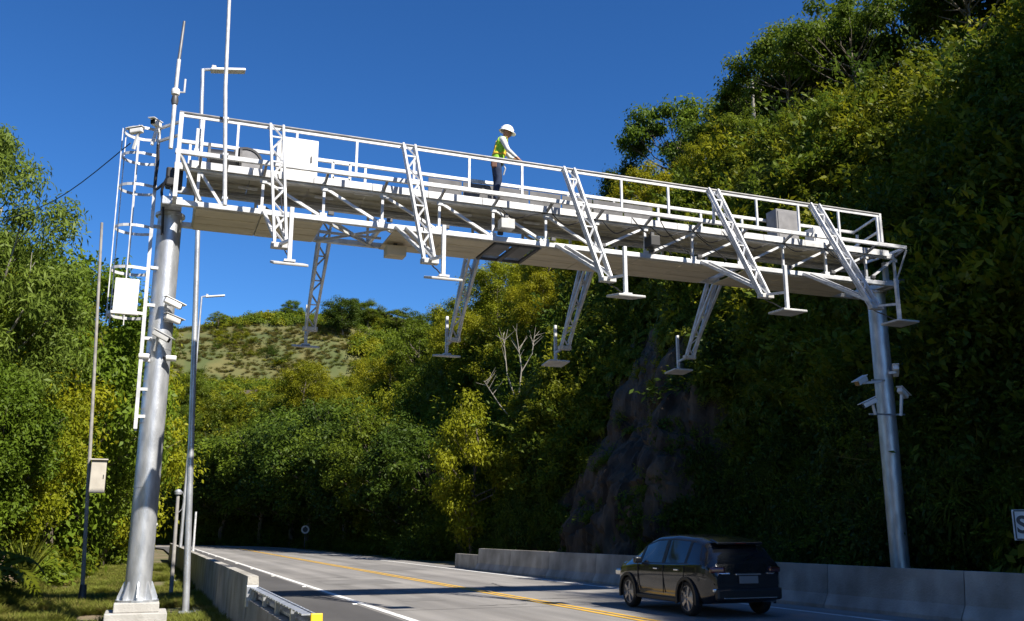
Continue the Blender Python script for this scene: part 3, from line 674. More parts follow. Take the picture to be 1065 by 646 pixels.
#__PART2__
# ------------------------------------------------------------------ CAR
mat('car_paint', (.020, .023, .028), .22, .55, None, coat=.8)
mat('car_trim', (.010, .010, .011), .5)
mat('car_glass', (.012, .014, .018), .06, 0, spec=.8)
mat('chrome', (.75, .75, .77), .15, 1.0)
mat('tyre', (.014, .014, .014), .8)
mat('rim', (.35, .35, .36), .3, .8)
mat('tail_lamp', (.055, .010, .012), .12, 0, coat=1.0)
mat('number_plate', (.20, .20, .20), .5)
def build_car(loc, rz, label):
    C_ = empty('car', loc, rz); tag(C_, label, 'car')
    L, W, H = 4.7, 1.98, 1.70
    ys = np.array([-2.36, -2.32, -2.22, -2.05, -1.85, -1.4, -.6, .2, .75, 1.2, 1.55, 2.0, 2.25, 2.35])
    top = np.array([.80, 1.00, 1.16, 1.38, 1.53, 1.64, 1.69, 1.66, 1.53, 1.27, 1.10, 1.02, .90, .72])
    belt = np.array([.78, .98, 1.06, 1.09, 1.09, 1.08, 1.06, 1.05, 1.04, 1.02, .99, .93, .82, .68])
    hw = np.array([.72, .83, .90, .945, .97, .99, .99, .99, .985, .975, .96, .90, .80, .66])
    bot = np.array([.42, .34, .30, .27, .26, .25, .25, .25, .25, .25, .26, .28, .32, .40])
    rw = np.array([.66, .72, .70, .68, .68, .69, .71, .71, .70, .72, .80, .80, .70, .58])
    M_, = (96,); Y = np.linspace(-2.36, 2.35, M_)
    I = lambda a: np.interp(Y, ys, a)
    def smooth(a):
        a = I(a); k = np.array([1, 2, 3, 2, 1]) / 9.; ap = np.pad(a, 2, mode='edge'); return np.convolve(ap, k, 'valid')
    T, B, HW, BO, RW = map(smooth, (top, belt, hw, bot, rw))
    # ring parameter: half section control points, then resample
    N = 40
    half = []
    for i in range(M_):
        t, b, w_, bo, r = T[i], B[i], HW[i], BO[i], RW[i]
        gh = max(t - b, .01)
        cp = np.array([(0, bo), (w_ * .86, bo), (w_ * .965, bo + .10), (w_ * .985, bo + .30), (w_, b - .22), (w_ * .985, b - .04), (w_ * .955, b + .005), (w_ + (r - w_) * .85, b + gh * .80), (r, b + gh * .90), (r * .82, b + gh * .975), (0, t)])
        seg = np.array([0, 6, 8, 12, 17, 20, 22, 32, 34, 36, 40.]) ; u = np.arange(0, 41)
        half.append(np.stack([np.interp(u, seg, cp[:, 0]), np.interp(u, seg, cp[:, 1])], 1))
    half = np.array(half)                       # M, 41, 2
    vs = np.zeros((M_, 81, 3)); vs[:, :41, 0] = half[..., 0]; vs[:, :41, 2] = half[..., 1]
    vs[:, 41:, 0] = -half[:, 39::-1, 0]; vs[:, 41:, 2] = half[:, 39::-1, 1]; vs[..., 1] = Y[:, None]
    wheels = [(-1.42, .355), (1.42, .355)]; WR = .36
    groups = {}
    for i in range(M_ - 1):
        ym = (Y[i] + Y[i + 1]) / 2
        for j in range(80):
            jj = j if j < 40 else 79 - j
            zc = vs[i, j, 2]
            cell = 'body'
            if jj >= 6 and jj < 20 and any((ym - wy) ** 2 + (zc + .02 - wz) ** 2 < .43 ** 2 for wy, wz in wheels): cell = None
            elif 22 <= jj < 32:
                if -1.95 < ym < -1.42: cell = 'quarter_window%d' % (j < 40)
                elif -1.34 < ym < -.42: cell = 'side_window%d' % (j < 40)
                elif -.30 < ym < .78: cell = 'door_window%d' % (j < 40)
            if cell == 'body' and 21 <= jj < 33 and -1.5 < ym < .9: cell = 'pillar_trim%d' % (j < 40)
            if jj >= 33 and .55 < ym < 1.22: cell = 'windscreen'
            if 22 <= jj and -2.26 < ym < -1.98 and jj >= 25: cell = 'rear_window'
            if cell: groups.setdefault(cell, []).append((i * 81 + j, (i + 1) * 81 + j, (i + 1) * 81 + j + 1, i * 81 + j + 1))
    flat = vs.reshape(-1, 3)
    for nm, fs in groups.items():
        used = sorted({q for f in fs for q in f}); mp = {q: k for k, q in enumerate(used)}
        m = MB(); pts = flat[used].copy()
        if nm != 'body' and 'trim' not in nm:
            c_ = np.array([0, 0, .8]); pts = pts - .008 * (pts - c_) / np.linalg.norm(pts - c_, axis=1)[:, None]
        m._add(pts.tolist(), [tuple(mp[q] for q in f) for f in fs])
        if nm == 'body':
            m._add(vs[0].tolist(), [tuple(range(81))]); m._add(vs[-1].tolist(), [tuple(range(81))])
        o = m.build(nm.rstrip('01'), 'car_paint' if nm == 'body' else 'car_trim' if 'trim' in nm else 'car_glass', C_, True)
    # wheels
    tyre = MB().lathe([(.0, .02), (.24, .02), (.24, -.10), (.30, -.11), (.345, -.09), (.36, -.05), (.36, .05), (.345, .09), (.30, .112), (.262, .10), (.255, .05)], 32, axis='X').mesh('tyre', 'tyre', True)
    rm = MB().lathe([(.0, .085), (.06, .09), (.24, .05), (.25, .095), (.26, .095), (.26, .05)], 32, axis='X')
    for k in range(5):
        a = 2 * math.pi * k / 5; rm.bar((.088, .05 * math.cos(a), .05 * math.sin(a)), (.085, .245 * math.cos(a), .245 * math.sin(a)), .07, .03, upv=(1, 0, 0))
    rim = rm.mesh('rim', 'rim')
    for sx in (1, -1):
        for wy, wz in wheels:
            t = link('wheel', tyre, C_); t.location = (sx * .865, wy, wz); t.rotation_euler = (0, 0, 0 if sx > 0 else math.pi)
            link('rim', rim, t)
            a_ = MB(); 
            for k in range(17):
                th = math.pi * (-.08 + 1.16 * k / 16)
                a_.v += [(sx * .935, wy + r * math.cos(th), wz - .01 + r * math.sin(th)) for r in (.385, .455)] + [(sx * 1.005, wy + r * math.cos(th), wz - .01 + r * math.sin(th)) for r in (.385, .455)]
            for k in range(16):
                o_ = 4 * k; a_.f += [(o_ + 2, o_ + 3, o_ + 7, o_ + 6), (o_, o_ + 2, o_ + 6, o_ + 4), (o_ + 1, o_ + 5, o_ + 7, o_ + 3)]
            a_.build('wheel_arch', 'car_trim', C_)
        for y in (-.40, .86, -1.30): MB().bar((sx * .992, y, .42), (sx * .985, y - (.06 if y < -1 else 0), 1.02), .012, .02, upv=(1, 0, 0)).build('door_seam', 'car_trim', C_)
        MB().box((sx * .965, 0, .30), (.07, 1.9, .10), bev=.02).build('sill', 'car_trim', C_)
        MB().box((sx * .70, -2.27, .955), (.34, .16, .13), (0, 0, sx * .30), .045).build('tail_light', 'tail_lamp', C_)
        MB().box((sx * .60, -2.345, .885), (.30, .05, .035), (0, 0, sx * .22), .01).build('lamp_strip', 'chrome', C_)
        MB().box((sx * .72, -2.345, .55), (.26, .06, .07), (0, 0, sx * .25), .015).build('reflector', 'chrome', C_)
        MB().box((sx * 1.06, .72, 1.10), (.20, .12, .15), bev=.04).build('mirror', 'car_paint', C_)
        MB().box((sx * .72, 2.22, .78), (.34, .22, .14), (0, 0, -sx * .35), .04).build('headlight', 'chrome', C_)
        for y in (-.05, -1.02): MB().box((sx * .995, y, .93), (.03, .18, .03), bev=.008).build('door_handle', 'chrome', C_)
    MB().box((0, -2.36, .47), (1.60, .14, .24), bev=.05).build('bumper', 'car_trim', C_)
    MB().box((0, -2.43, .40), (1.3, .03, .03), bev=.008).build('bumper_strip', 'chrome', C_)
    MB().box((0, -2.385, .76), (.46, .03, .15), bev=.006).build('number_plate', 'number_plate', C_)
    MB().box((0, -2.375, .87), (.62, .04, .035), bev=.008).build('tailgate_handle', 'chrome', C_)
    MB().box((0, -1.98, 1.53), (1.14, .32, .05), (R(14), 0, 0), .02).build('spoiler', 'car_paint', C_)
    MB().box((0, -2.14, 1.495), (.26, .03, .02)).build('brake_light', 'tail_lamp', C_)
    MB().bar((0, -2.27, 1.16), (.36, -2.17, 1.32), .02, .02).build('rear_wiper', 'car_trim', C_)
    return C_
car_root = build_car((11.93, 19.58, .009), 0, 'dark grey hatchback car driving away in the right lane under the gantry')

car_root.scale = (1, .93, 1)

# ------------------------------------------------------------------ WORKER
mat('skin', (.33, .17, .10), .55); mat('shirt', (.60, .61, .60), .8, 0, (.48, .49, .49), 14)
mat('jeans', (.016, .030, .075), .9, 0, (.010, .018, .045), 12); mat('boots', (.03, .022, .018), .7)
mat('vest', (.30, .62, .03), .65, 0, (.22, .50, .02), 10); mat('stripe', (.80, .50, .05), .5); mat('helmet_white', (.82, .82, .82), .25); mat('leather', (.12, .05, .03), .7)
def build_worker(loc, rz, s):
    P_ = empty('person', loc, rz); P_.scale = (s, s, s)
    tag(P_, 'person in white helmet and lime safety vest leaning on the walkway rail', 'person')
    V = []; E = []; Rr = []
    def add(p, r, par=None, ry=None):
        V.append(p); Rr.append((r, ry or r))
        if par is not None: E.append((par, len(V) - 1))
        return len(V) - 1
    pel = add((0, 0, .95), .165, None, .13); wai = add((0, .03, 1.08), .155, pel, .125); ch = add((0, .085, 1.25), .175, wai, .135); uc = add((0, .125, 1.38), .15, ch, .11)
    nk = add((0, .165, 1.48), .055, uc); hb = add((0, .20, 1.55), .07, nk); hd = add((0, .225, 1.63), .098, hb); ht = add((0, .22, 1.71), .08, hd)
    add((0, .325, 1.60), .018, hd)
    for sx in (1, -1):
        h = add((sx * .095, 0, .87), .108, pel); kn = add((sx * .105, .05 if sx > 0 else .02, .50), .080, h); cf = add((sx * .108, .0, .36), .076, kn); an = add((sx * .11, -.02, .10), .045, cf); add((sx * .115, .07, .045), .046, an); add((sx * .12, .16, .035), .04, len(V) - 1)
        add((sx * .095, .21, 1.62), .02, hd)
    hands = []
    for sx, el, wr in ((1, (.285, .22, 1.13), (.27, .43, .95)), (-1, (-.245, .32, 1.16), (-.06, .52, 1.02))):
        sh_ = add((sx * .19, .12, 1.40), .080, uc); mid = add(((sx * .185 + el[0]) / 2 + sx * .01, (.12 + el[1]) / 2, (1.40 + el[2]) / 2), .062, sh_)
        e = add(el, .052, mid); f_ = add(tuple(el[k] + (wr[k] - el[k]) * .4 for k in range(3)), .045, e); w_ = add(wr, .030, f_)
        d = (Vector(wr) - Vector(el)).normalized(); side = d.cross(Vector((0, 0, 1))).normalized() * sx
        pm = Vector(wr) + d * .05; p_ = add(tuple(pm), .036, w_, .022); hands.append((pm, d, side))
        for k, (o_, ln) in enumerate(((-.028, .07), (-.010, .085), (.010, .08), (.028, .062))):
            a = pm + d * .03 + side * o_; ia = add(tuple(a), .0095, p_); b = a + d * ln * .5 + Vector((0, 0, -.012)); ib = add(tuple(b), .009, ia); add(tuple(b + d * ln * .4 + Vector((0, 0, -.03))), .008, ib)
        a = pm - d * .015 - side * .035; ia = add(tuple(a), .011, p_); add(tuple(a + d * .045 - side * .02 + Vector((0, 0, -.012))), .009, ia)
    me = bpy.data.meshes.new('body'); me.from_pydata([tuple(p) for p in V], E, [])
    o = bpy.data.objects.new('tmp_body', me); COL.objects.link(o)
    sk = o.modifiers.new('skin', 'SKIN'); sk.use_smooth_shade = True
    for i, r in enumerate(Rr):
        sv = me.skin_vertices[0].data[i]; sv.radius = r; sv.use_root = (i == 0)
    ss = o.modifiers.new('sub', 'SUBSURF'); ss.levels = 2; ss.render_levels = 2
    dg = bpy.context.evaluated_depsgraph_get(); dg.update()
    bme = bpy.data.meshes.new_from_object(o.evaluated_get(dg)); bpy.data.objects.remove(o)
    bme.name = 'body'; bme.materials.clear()
    for n_ in ('skin', 'shirt', 'jeans', 'boots'): bme.materials.append(MATS[n_])
    wr = [h[0] for h in hands]
    for p in bme.polygons:
        c = p.center; k = 1
        if c.z < .09 or (c.z < .13 and c.y > .03): k = 3
        elif c.z < .97: k = 2
        if c.z > 1.475 and c.y > .1 and abs(c.x) < .13: k = 0
        if any((c - q).length < .085 for q in wr): k = 0
        if any((c - q).length < .14 and (c - q).dot(h[1]) > 0 for q, h in zip(wr, hands)): k = 0
        if (c - wr[1]).length < .24 and c.y > .33: k = 0
        p.material_index = k; p.use_smooth = True
    body = link('body', bme, P_)
    # clothing shells: torso faces pushed outward
    bme.calc_loop_triangles()
    def shell(name, m, test, off):
        vn = [v.normal for v in bme.vertices]; fs = [p for p in bme.polygons if test(p.center)]
        used = sorted({q for p in fs for q in p.vertices}); mp = {q: k for k, q in enumerate(used)}
        mb = MB(); mb._add([bme.vertices[q].co + vn[q] * off for q in used], [tuple(mp[q] for q in p.vertices) for p in fs])
        so = mb.build(name, m, P_, True); so.modifiers.new('thick', 'SOLIDIFY').thickness = .008
        return so
    tor = lambda c: abs(c.x) < .205 and c.y < .27 and not (abs(c.x) > .17 and c.z < 1.3 and c.y > .16)
    vest = shell('vest', 'vest', lambda c: tor(c) and .90 < c.z < 1.46 and not any((c - q).length < .2 for q in wr), .016)
    shell('vest_stripe', 'stripe', lambda c: tor(c) and (1.08 < c.z < 1.13 or (.06 < abs(c.x) < .11 and c.z > 1.12)) and c.z < 1.45, .026)
    shell('tool_belt', 'leather', lambda c: .90 < c.z < .955 and abs(c.x) < .25 and c.y < .25, .022)
    MB().box((.15, -.06, .86), (.08, .12, .18), bev=.02).build('tool_pouch', 'leather', P_)
    MB().tube([(.1, .12, .93), (.16, .18, .75), (.12, .14, .62)], .014, 6).build('lanyard', 'shirt', P_)
    hz = Matrix.Translation((0, .22, 1.665)) @ Euler((R(-16), 0, 0)).to_matrix().to_4x4()
    hm = MB().lathe([(.0, .155), (.05, .150), (.095, .12), (.122, .07), (.13, .02), (.135, 0), (.158, -.008), (.158, -.016), (.13, -.012), (.118, .0)], 28)
    hm.v = [tuple(hz @ (Vector((v[0] * .93, v[1] * 1.12 + (.03 if v[1] > .1 and v[2] < 0 else 0), v[2])))) for v in hm.v]
    hm.build('helmet', 'helmet_white', P_, True)
    rg = MB()
    for k in range(7):
        y = -.12 + .04 * k; rg.box(hz @ Vector((0, y, .150 - 6.2 * y * y * .9)), (.03, .045, .016), bev=.004)
    rg.build('helmet_ridge', 'helmet_white', P_)
    for sx in (1, -1): MB().lathe([(0, -.010), (.009, -.005), (.011, 0), (.009, .005), (0, .010)], 10, (sx * .033, .312, 1.63)).build('eye', 'black_plastic', P_, True)
    MB().box((0, .305, 1.565), (.045, .012, .010), bev=.003).build('mouth', 'leather', P_)
    return P_
build_worker((7.22, 19.95, ZD + .093), R(-106), 1.12)

# ------------------------------------------------------------------ VEGETATION
def leaf_mesh(name, P, D, Nn, L, Wd, m, rng, extra=None, droop=0.15):
    """rhombic leaves: base P, direction D, normal Nn (all n,3); L, Wd (n,)"""
    n = len(P); S = np.cross(D, Nn); S /= (np.linalg.norm(S, axis=1, keepdims=True) + 1e-9)
    L = np.asarray(L)[:, None]; Wd = np.asarray(Wd)[:, None]
    mid = P + D * L * .45
    v = np.stack([P, mid + S * Wd * .5 + Nn * L * .05, P + D * L - Nn * L * droop, mid - S * Wd * .5 + Nn * L * .05], 1).reshape(-1, 3)
    me = bpy.data.meshes.new(name)
    me.vertices.add(4 * n); me.vertices.foreach_set('co', v.ravel().astype(np.float32))
    me.loops.add(4 * n); me.loops.foreach_set('vertex_index', np.arange(4 * n, dtype=np.int32))
    me.polygons.add(n); me.polygons.foreach_set('loop_start', np.arange(0, 4 * n, 4, dtype=np.int32)); me.polygons.foreach_set('loop_total', np.full(n, 4, np.int32))
    me.update()
    a = me.attributes.new('var', 'FLOAT', 'POINT'); vv = rng.random(n) if extra is None else extra
    a.data.foreach_set('value', np.repeat(vv, 4).astype(np.float32))
    me.materials.append(MATS[m]); me.validate(); return me
def unit(a): return a / (np.linalg.norm(a, axis=-1, keepdims=True) + 1e-9)

def make_tree(seed, H, Rr, base, nclump, per, leaf, m, trunk_r=.16, squash=.75, shape='round', bark='bark', aspect=.5, crf=.30):
    """returns trunk mesh, crown mesh (local, ground at 0)"""
    rng = np.random.default_rng(seed); rnd = random.Random(seed)
    tm = MB(); top = Vector((rnd.uniform(-.06, .06) * H, rnd.uniform(-.06, .06) * H, H * .78))
    tp = [Vector((0, 0, -.6))] + [top * t + Vector((rnd.uniform(-.03, .03) * H, rnd.uniform(-.03, .03) * H, 0)) for t in (.18, .4, .62, .82)] + [top]
    tm.tube(tp, [trunk_r * 1.5, trunk_r * 1.1, trunk_r * .9, trunk_r * .7, trunk_r * .45, trunk_r * .25], 9)
    cz = H * (base + 1) / 2; hz_ = H * (1 - base) / 2
    C = []; CR = []
    for k in range(nclump):
        for _ in range(60):
            p = rng.normal(size=3); p /= np.linalg.norm(p); rad = rng.uniform(.30, 1.0) ** .55
            q = p * rad
            if shape == 'umbrella' and q[2] < -.15 and rng.random() < .85: continue
            if shape == 'cone' and (q[0] ** 2 + q[1] ** 2) ** .5 > .95 - .6 * (q[2] + 1) / 2: continue
            break
        wob = 1 + .30 * math.sin(3 * math.atan2(q[1], q[0]) + seed) * rng.random()
        c = np.array([q[0] * Rr * wob, q[1] * Rr * wob, cz + q[2] * hz_ * .92])
        C.append(c); CR.append(Rr * crf * rng.uniform(.6, 1.25))
    C = np.array(C); CR = np.array(CR)
    # limbs to a share of clumps
    for k in range(0, nclump, max(1, nclump // 16)):
        c = Vector(C[k]); t = min(.95, max(.15, (c.z * .72) / (H * .78))); a = top * t
        midp = (a + c) / 2 + Vector((rnd.uniform(-.3, .3), rnd.uniform(-.3, .3), -.08 * (c - a).length))
        r0 = trunk_r * (.55 - .3 * t)
        tm.tube([a, midp, c], [r0, r0 * .6, r0 * .22], 6)
        for _ in range(2):
            e = c + Vector((rnd.uniform(-1, 1), rnd.uniform(-1, 1), rnd.uniform(-.2, .9))) * CR[k]
            tm.tube([midp.lerp(c, .5), e], [r0 * .35, r0 * .1], 5)
    n = nclump * per; ci = np.repeat(np.arange(nclump), per)
    d = unit(rng.normal(size=(n, 3))); rad = rng.random(n) ** .45
    off = d * rad[:, None] * CR[ci][:, None]; off[:, 2] *= squash
    # lumpy edge
    P = C[ci] + off * (1 + .35 * rng.normal(size=(n, 1)) * .5)
    nr = unit(d * .8 + rng.normal(size=(n, 3)) * .55 + np.array([0, 0, .75]))
    D = unit(np.cross(nr, rng.normal(size=(n, 3)))); D = unit(D + np.array([0, 0, -.25]))
    L = leaf * rng.uniform(.6, 1.35, n)
    cv = rng.random(nclump)
    var = np.clip(.55 * cv[ci] + .45 * rng.random(n), 0, 1)
    cr = leaf_mesh('crown', P, D, nr, L, L * aspect, m, rng, var)
    return tm.mesh('trunk', bark, True), cr

def sprout(seed, kind):
    """low growth prototypes, about 1 m in size"""
    rng = np.random.default_rng(seed)
    if kind == 'bush':
        n = 300; d = unit(rng.normal(size=(n, 3))); d[:, 2] = np.abs(d[:, 2]) * .9 - .1
        lob = 1 + .35 * np.sin(d[:, 0] * 5 + seed) * np.cos(d[:, 1] * 4 + seed * 2)
        P = d * (rng.random(n) ** .4)[:, None] * lob[:, None] * np.array([.95, .95, .85]) ; nr = unit(d + rng.normal(size=(n, 3)) * .5 + np.array([0, 0, .5]))
        D = unit(np.cross(nr, rng.normal(size=(n, 3)))); L = rng.uniform(.13, .30, n)
        return leaf_mesh('bush', P, D, nr, L, L * .5, 'leaf_broad' if seed % 2 else 'leaf_bright', rng)
    if kind == 'shrub':       # loose twiggy shrub: several leafy arms
        Ps, Ds = [], []
        for k in range(16):
            d = unit(rng.normal(size=3) + np.array([0, 0, .9])); ln = rng.uniform(.7, 1.5); bend = rng.normal(size=3) * .25 + np.array([0, 0, -.3])
            t = rng.random(58) ** .7; Ps.append(d[None] * (t * ln)[:, None] + bend[None] * (t * t * ln)[:, None] + rng.normal(size=(58, 3)) * .085); Ds.append(unit(d[None] + rng.normal(size=(58, 3)) * .8))
        P = np.concatenate(Ps); D = np.concatenate(Ds); n = len(P); nr = unit(np.cross(D, rng.normal(size=(n, 3)))); nr[nr[:, 2] < 0] *= -1; nr = unit(nr + np.array([0, 0, .4]))
        L = rng.uniform(.08, .19, n); v = np.repeat(rng.random(16), 58) * .6 + rng.random(n) * .4
        return leaf_mesh('shrub', P, D, nr, L, L * .45, ('leaf_broad', 'leaf_bright', 'leaf_dark', 'leaf_fern')[seed % 4], rng, v)
    if kind == 'fern':
        Ps, Ds, Ns, Ls, Ws, Vs = [], [], [], [], [], []
        nf = 13
        for k in range(nf):
            a = 2 * math.pi * k / nf + rng.uniform(-.3, .3); ln = rng.uniform(1.1, 2.0); up_ = rng.uniform(.5, 1.25); v_ = rng.random()
            h = np.array([math.cos(a), math.sin(a), 0]); sd = np.array([-math.sin(a), math.cos(a), 0])
            for j in range(15):
                t = (j + 1) / 15; p = h * ln * t * .85 + np.array([0, 0, up_ * math.sin(t * 2.4) * .75 - .35 * t * t])
                tang = unit(h * .85 + np.array([0, 0, up_ * math.cos(t * 2.4) * 1.4 - .7 * t]))
                for s_ in (-1, 1):
                    Ps.append(p); Ds.append(unit(sd * s_ + tang * .55 + np.array([0, 0, -.25]))); Ns.append(unit(np.cross(tang, sd) * -1 + rng.normal(size=3) * .25)); l_ = .34 * math.sin(math.pi * min(.97, t * .9 + .12)) + .05
                    Ls.append(l_ * rng.uniform(.8, 1.2)); Ws.append(l_ * .34); Vs.append(.6 * v_ + .4 * rng.random())
        return leaf_mesh('fern', np.array(Ps), np.array(Ds), np.array(Ns), np.array(Ls), np.array(Ws), 'leaf_fern', rng, np.array(Vs))
    if kind == 'vine':
        n = 330; x = rng.normal(size=n) * .45; z = -rng.random(n) * 2.2 + .4; y = rng.normal(size=n) * .22
        strand = rng.integers(0, 9, n); sx = rng.uniform(-.8, .8, 9); sl = rng.uniform(.4, 1.1, 9)
        P = np.stack([sx[strand] + rng.normal(size=n) * .10, y, z * sl[strand]], 1)
        nr = unit(rng.normal(size=(n, 3)) * .7 + np.array([0, -.9, .5])); D = unit(np.array([0, 0, -1]) + rng.normal(size=(n, 3)) * .55); L = rng.uniform(.14, .30, n)
        return leaf_mesh('vine', P, D, nr, L, L * .55, 'leaf_dark', rng)
    if kind == 'dead':
        n = 34; a = rng.uniform(0, 2 * math.pi, n); D = unit(np.stack([np.cos(a), np.sin(a), rng.uniform(-1.2, .9, n)], 1)); P = rng.normal(size=(n, 3)) * np.array([.25, .25, .35])
        nr = unit(np.cross(D, rng.normal(size=(n, 3)))); L = rng.uniform(.5, 1.7, n)
        return leaf_mesh('dead_stems', P, D, nr, L, rng.uniform(.02, .05, n), 'leaf_dry', rng, droop=.2)
    if kind == 'reed':
        n = 130; a = rng.uniform(0, 2 * math.pi, n); r = rng.random(n) * .35; le = rng.uniform(.3, 1.3, n)
        P = np.stack([r * np.cos(a), r * np.sin(a), rng.random(n) * .7], 1); D = unit(np.stack([np.cos(a) * le, np.sin(a) * le, .9 - le * .7], 1)); nr = unit(np.cross(D, np.stack([-np.sin(a), np.cos(a), np.zeros(n)], 1)))
        nr[nr[:, 2] < 0] *= -1; L = rng.uniform(.4, 1.0, n)
        return leaf_mesh('reed', P, D, nr, L, np.full(n, .06), 'leaf_bright' if seed % 2 else 'leaf_fern', rng, droop=.35)
    if kind in ('grass', 'dry'):
        n = 90; a = rng.uniform(0, 2 * math.pi, n); r = rng.random(n) * .25; le = rng.uniform(.25, .95, n)
        P = np.stack([r * np.cos(a), r * np.sin(a), np.zeros(n)], 1); b = a + rng.uniform(-.6, .6, n)
        D = unit(np.stack([np.cos(b) * le, np.sin(b) * le, np.ones(n)], 1)); nr = unit(np.cross(D, np.stack([-np.sin(b), np.cos(b), np.zeros(n)], 1)))
        L = rng.uniform(.5, 1.1, n)
        return leaf_mesh('tuft', P, D, nr, L, np.full(n, .035 if kind == 'grass' else .045), 'leaf_grass' if kind == 'grass' else 'leaf_dry', rng, droop=.25)

def proto_collection(name, meshes):
    c = bpy.data.collections.new(name)
    for k, me in enumerate(meshes):
        o = bpy.data.objects.new('%s_%02d' % (name, k), me); c.objects.link(o)
    return c
def scatter(name, pts, rot, scl, idx, coll, label, cat):
    pts = np.asarray(pts, np.float32); n = len(pts)
    me = bpy.data.meshes.new(name); me.vertices.add(n); me.vertices.foreach_set('co', pts.ravel())
    a = me.attributes.new('rot', 'FLOAT_VECTOR', 'POINT'); a.data.foreach_set('vector', np.asarray(rot, np.float32).ravel())
    a = me.attributes.new('scl', 'FLOAT_VECTOR', 'POINT'); a.data.foreach_set('vector', np.asarray(scl, np.float32).ravel())
    a = me.attributes.new('idx', 'INT', 'POINT'); a.data.foreach_set('value', np.asarray(idx, np.int32))
    o = bpy.data.objects.new(name, me); COL.objects.link(o)
    ng = bpy.data.node_groups.new(name, 'GeometryNodeTree')
    ng.interface.new_socket('Geometry', in_out='INPUT', socket_type='NodeSocketGeometry'); ng.interface.new_socket('Geometry', in_out='OUTPUT', socket_type='NodeSocketGeometry')
    N = ng.nodes; gi = N.new('NodeGroupInput'); go = N.new('NodeGroupOutput'); ip = N.new('GeometryNodeInstanceOnPoints'); ci = N.new('GeometryNodeCollectionInfo')
    ci.inputs['Collection'].default_value = coll; ci.inputs['Separate Children'].default_value = True; ci.inputs['Reset Children'].default_value = True
    def na(nm, tp):
        q = N.new('GeometryNodeInputNamedAttribute'); q.data_type = tp; q.inputs['Name'].default_value = nm; return [s_ for s_ in q.outputs if s_.enabled and s_.name == 'Attribute'][0]
    l = ng.links
    l.new(gi.outputs[0], ip.inputs['Points']); l.new(ci.outputs[0], ip.inputs['Instance']); ip.inputs['Pick Instance'].default_value = True
    l.new(na('idx', 'INT'), ip.inputs['Instance Index'])
    er = N.new('FunctionNodeEulerToRotation'); l.new(na('rot', 'FLOAT_VECTOR'), er.inputs[0]); l.new(er.outputs[0], ip.inputs['Rotation'])
    l.new(na('scl', 'FLOAT_VECTOR'), ip.inputs['Scale']); l.new(ip.outputs[0], go.inputs[0])
    md = o.modifiers.new('scatter', 'NODES'); md.node_group = ng
    tag(o, label, cat, kind='stuff'); return o

rng = np.random.default_rng(77)
low = proto_collection('low_growth', [sprout(1, 'bush'), sprout(2, 'bush'), sprout(3, 'bush'), sprout(4, 'bush'), sprout(5, 'fern'), sprout(6, 'fern'), sprout(7, 'fern'), sprout(8, 'vine'), sprout(9, 'vine'), sprout(30, 'reed'), sprout(31, 'reed'), sprout(40, 'dead'), sprout(41, 'dead'), sprout(50, 'shrub'), sprout(51, 'shrub'), sprout(52, 'shrub'), sprout(53, 'shrub')])
grassc = proto_collection('tufts', [sprout(21, 'grass'), sprout(22, 'grass'), sprout(23, 'dry'), sprout(24, 'dry')])

def hill_normal(s, Y):
    a = np.array(hill_point(s - .6, Y)); b = np.array(hill_point(s + .6, Y)); c = np.array(hill_point(s, Y - .6)); d = np.array(hill_point(s, Y + .6))
    n = np.cross(d - c, b - a); n /= np.linalg.norm(n); return n if n[2] > 0 else -n
def rock_zone(s, Y):
    return abs(Y - 41.8) < 4.9 + 1.5 * math.sin(s * .7) + .8 * math.sin(s * 1.9) and s < 17 + 2.5 * math.sin(Y * .9)
# ---- face of the cut
pts, rot, scl, idx = [], [], [], []
def put(s, Y, ids, smin, smax, lift=.1, tilt=.55, sag=0.0):
    p = np.array(hill_point(s, Y)); n = hill_normal(s, Y); p = p + n * lift
    ax = unit(n * tilt + np.array([0, 0, 1 - tilt])); q = Vector(ax).to_track_quat('Z', 'Y') @ Euler((0, 0, rng.uniform(0, 6.283))).to_quaternion()
    k = ids[rng.integers(len(ids))]; sc = rng.uniform(smin, smax)
    if 7 <= k <= 8:      # vines hang straight down, facing the road
        q = Euler((rng.uniform(-.1, .1), 0, -math.pi / 2 + rng.uniform(-.4, .4))).to_quaternion()
        p = p + n * .25
    pts.append(p); rot.append(tuple(q.to_euler())); scl.append((sc, sc, sc * rng.uniform(.85, 1.15))); idx.append(k)
n_face = 15000
for _ in range(n_face):
    Y = 17 + 150 * rng.random() ** 1.7; s = rng.uniform(3.2, 31)
    if rock_zone(s, Y) and rng.random() > .12: continue
    v = mnoise.noise(Vector((Y * .16, s * .16, 8.0)))
    if Y > 34 and mnoise.noise(Vector((Y * .35, s * .3, 4.0))) < -.36: continue
    if s < 10: ids = [7, 8, 7, 8, 15, 15, 9, 13]  # mostly dark leaved vines low down, deepening the shade by colour
    elif v > .12: ids = [4, 5, 6, 16, 9, 10, 14]
    elif v < -.14: ids = [13, 15, 14, 16, 7, 0]
    else: ids = [7, 8, 4, 5, 13, 16, 9, 10]
    if rng.random() < .05: ids = [11, 12]
    put(s, Y, ids, .40, .95, .10, .5)
for _ in range(2600):                     # drooping fern fronds over the upper face
    Y = 18 + 100 * rng.random() ** 1.6; s = rng.uniform(11, 31)
    if not rock_zone(s, Y): put(s, Y, [4, 5, 6], .55, 1.05, .2, .85)
for _ in range(900):                      # a few bigger shrubs that break the outline
    Y = 18 + 140 * rng.random() ** 1.5; s = rng.uniform(8, 31)
    if not rock_zone(s, Y): put(s, Y, [13, 14, 15, 16, 14], 1.2, 2.4, .3, .3)
for _ in range(500):  # unseen growth beyond the view, added for its shadows
    Y = rng.uniform(-40, 16); put(rng.uniform(3.4, 32), Y, [0, 1, 4], 1.6, 2.6)
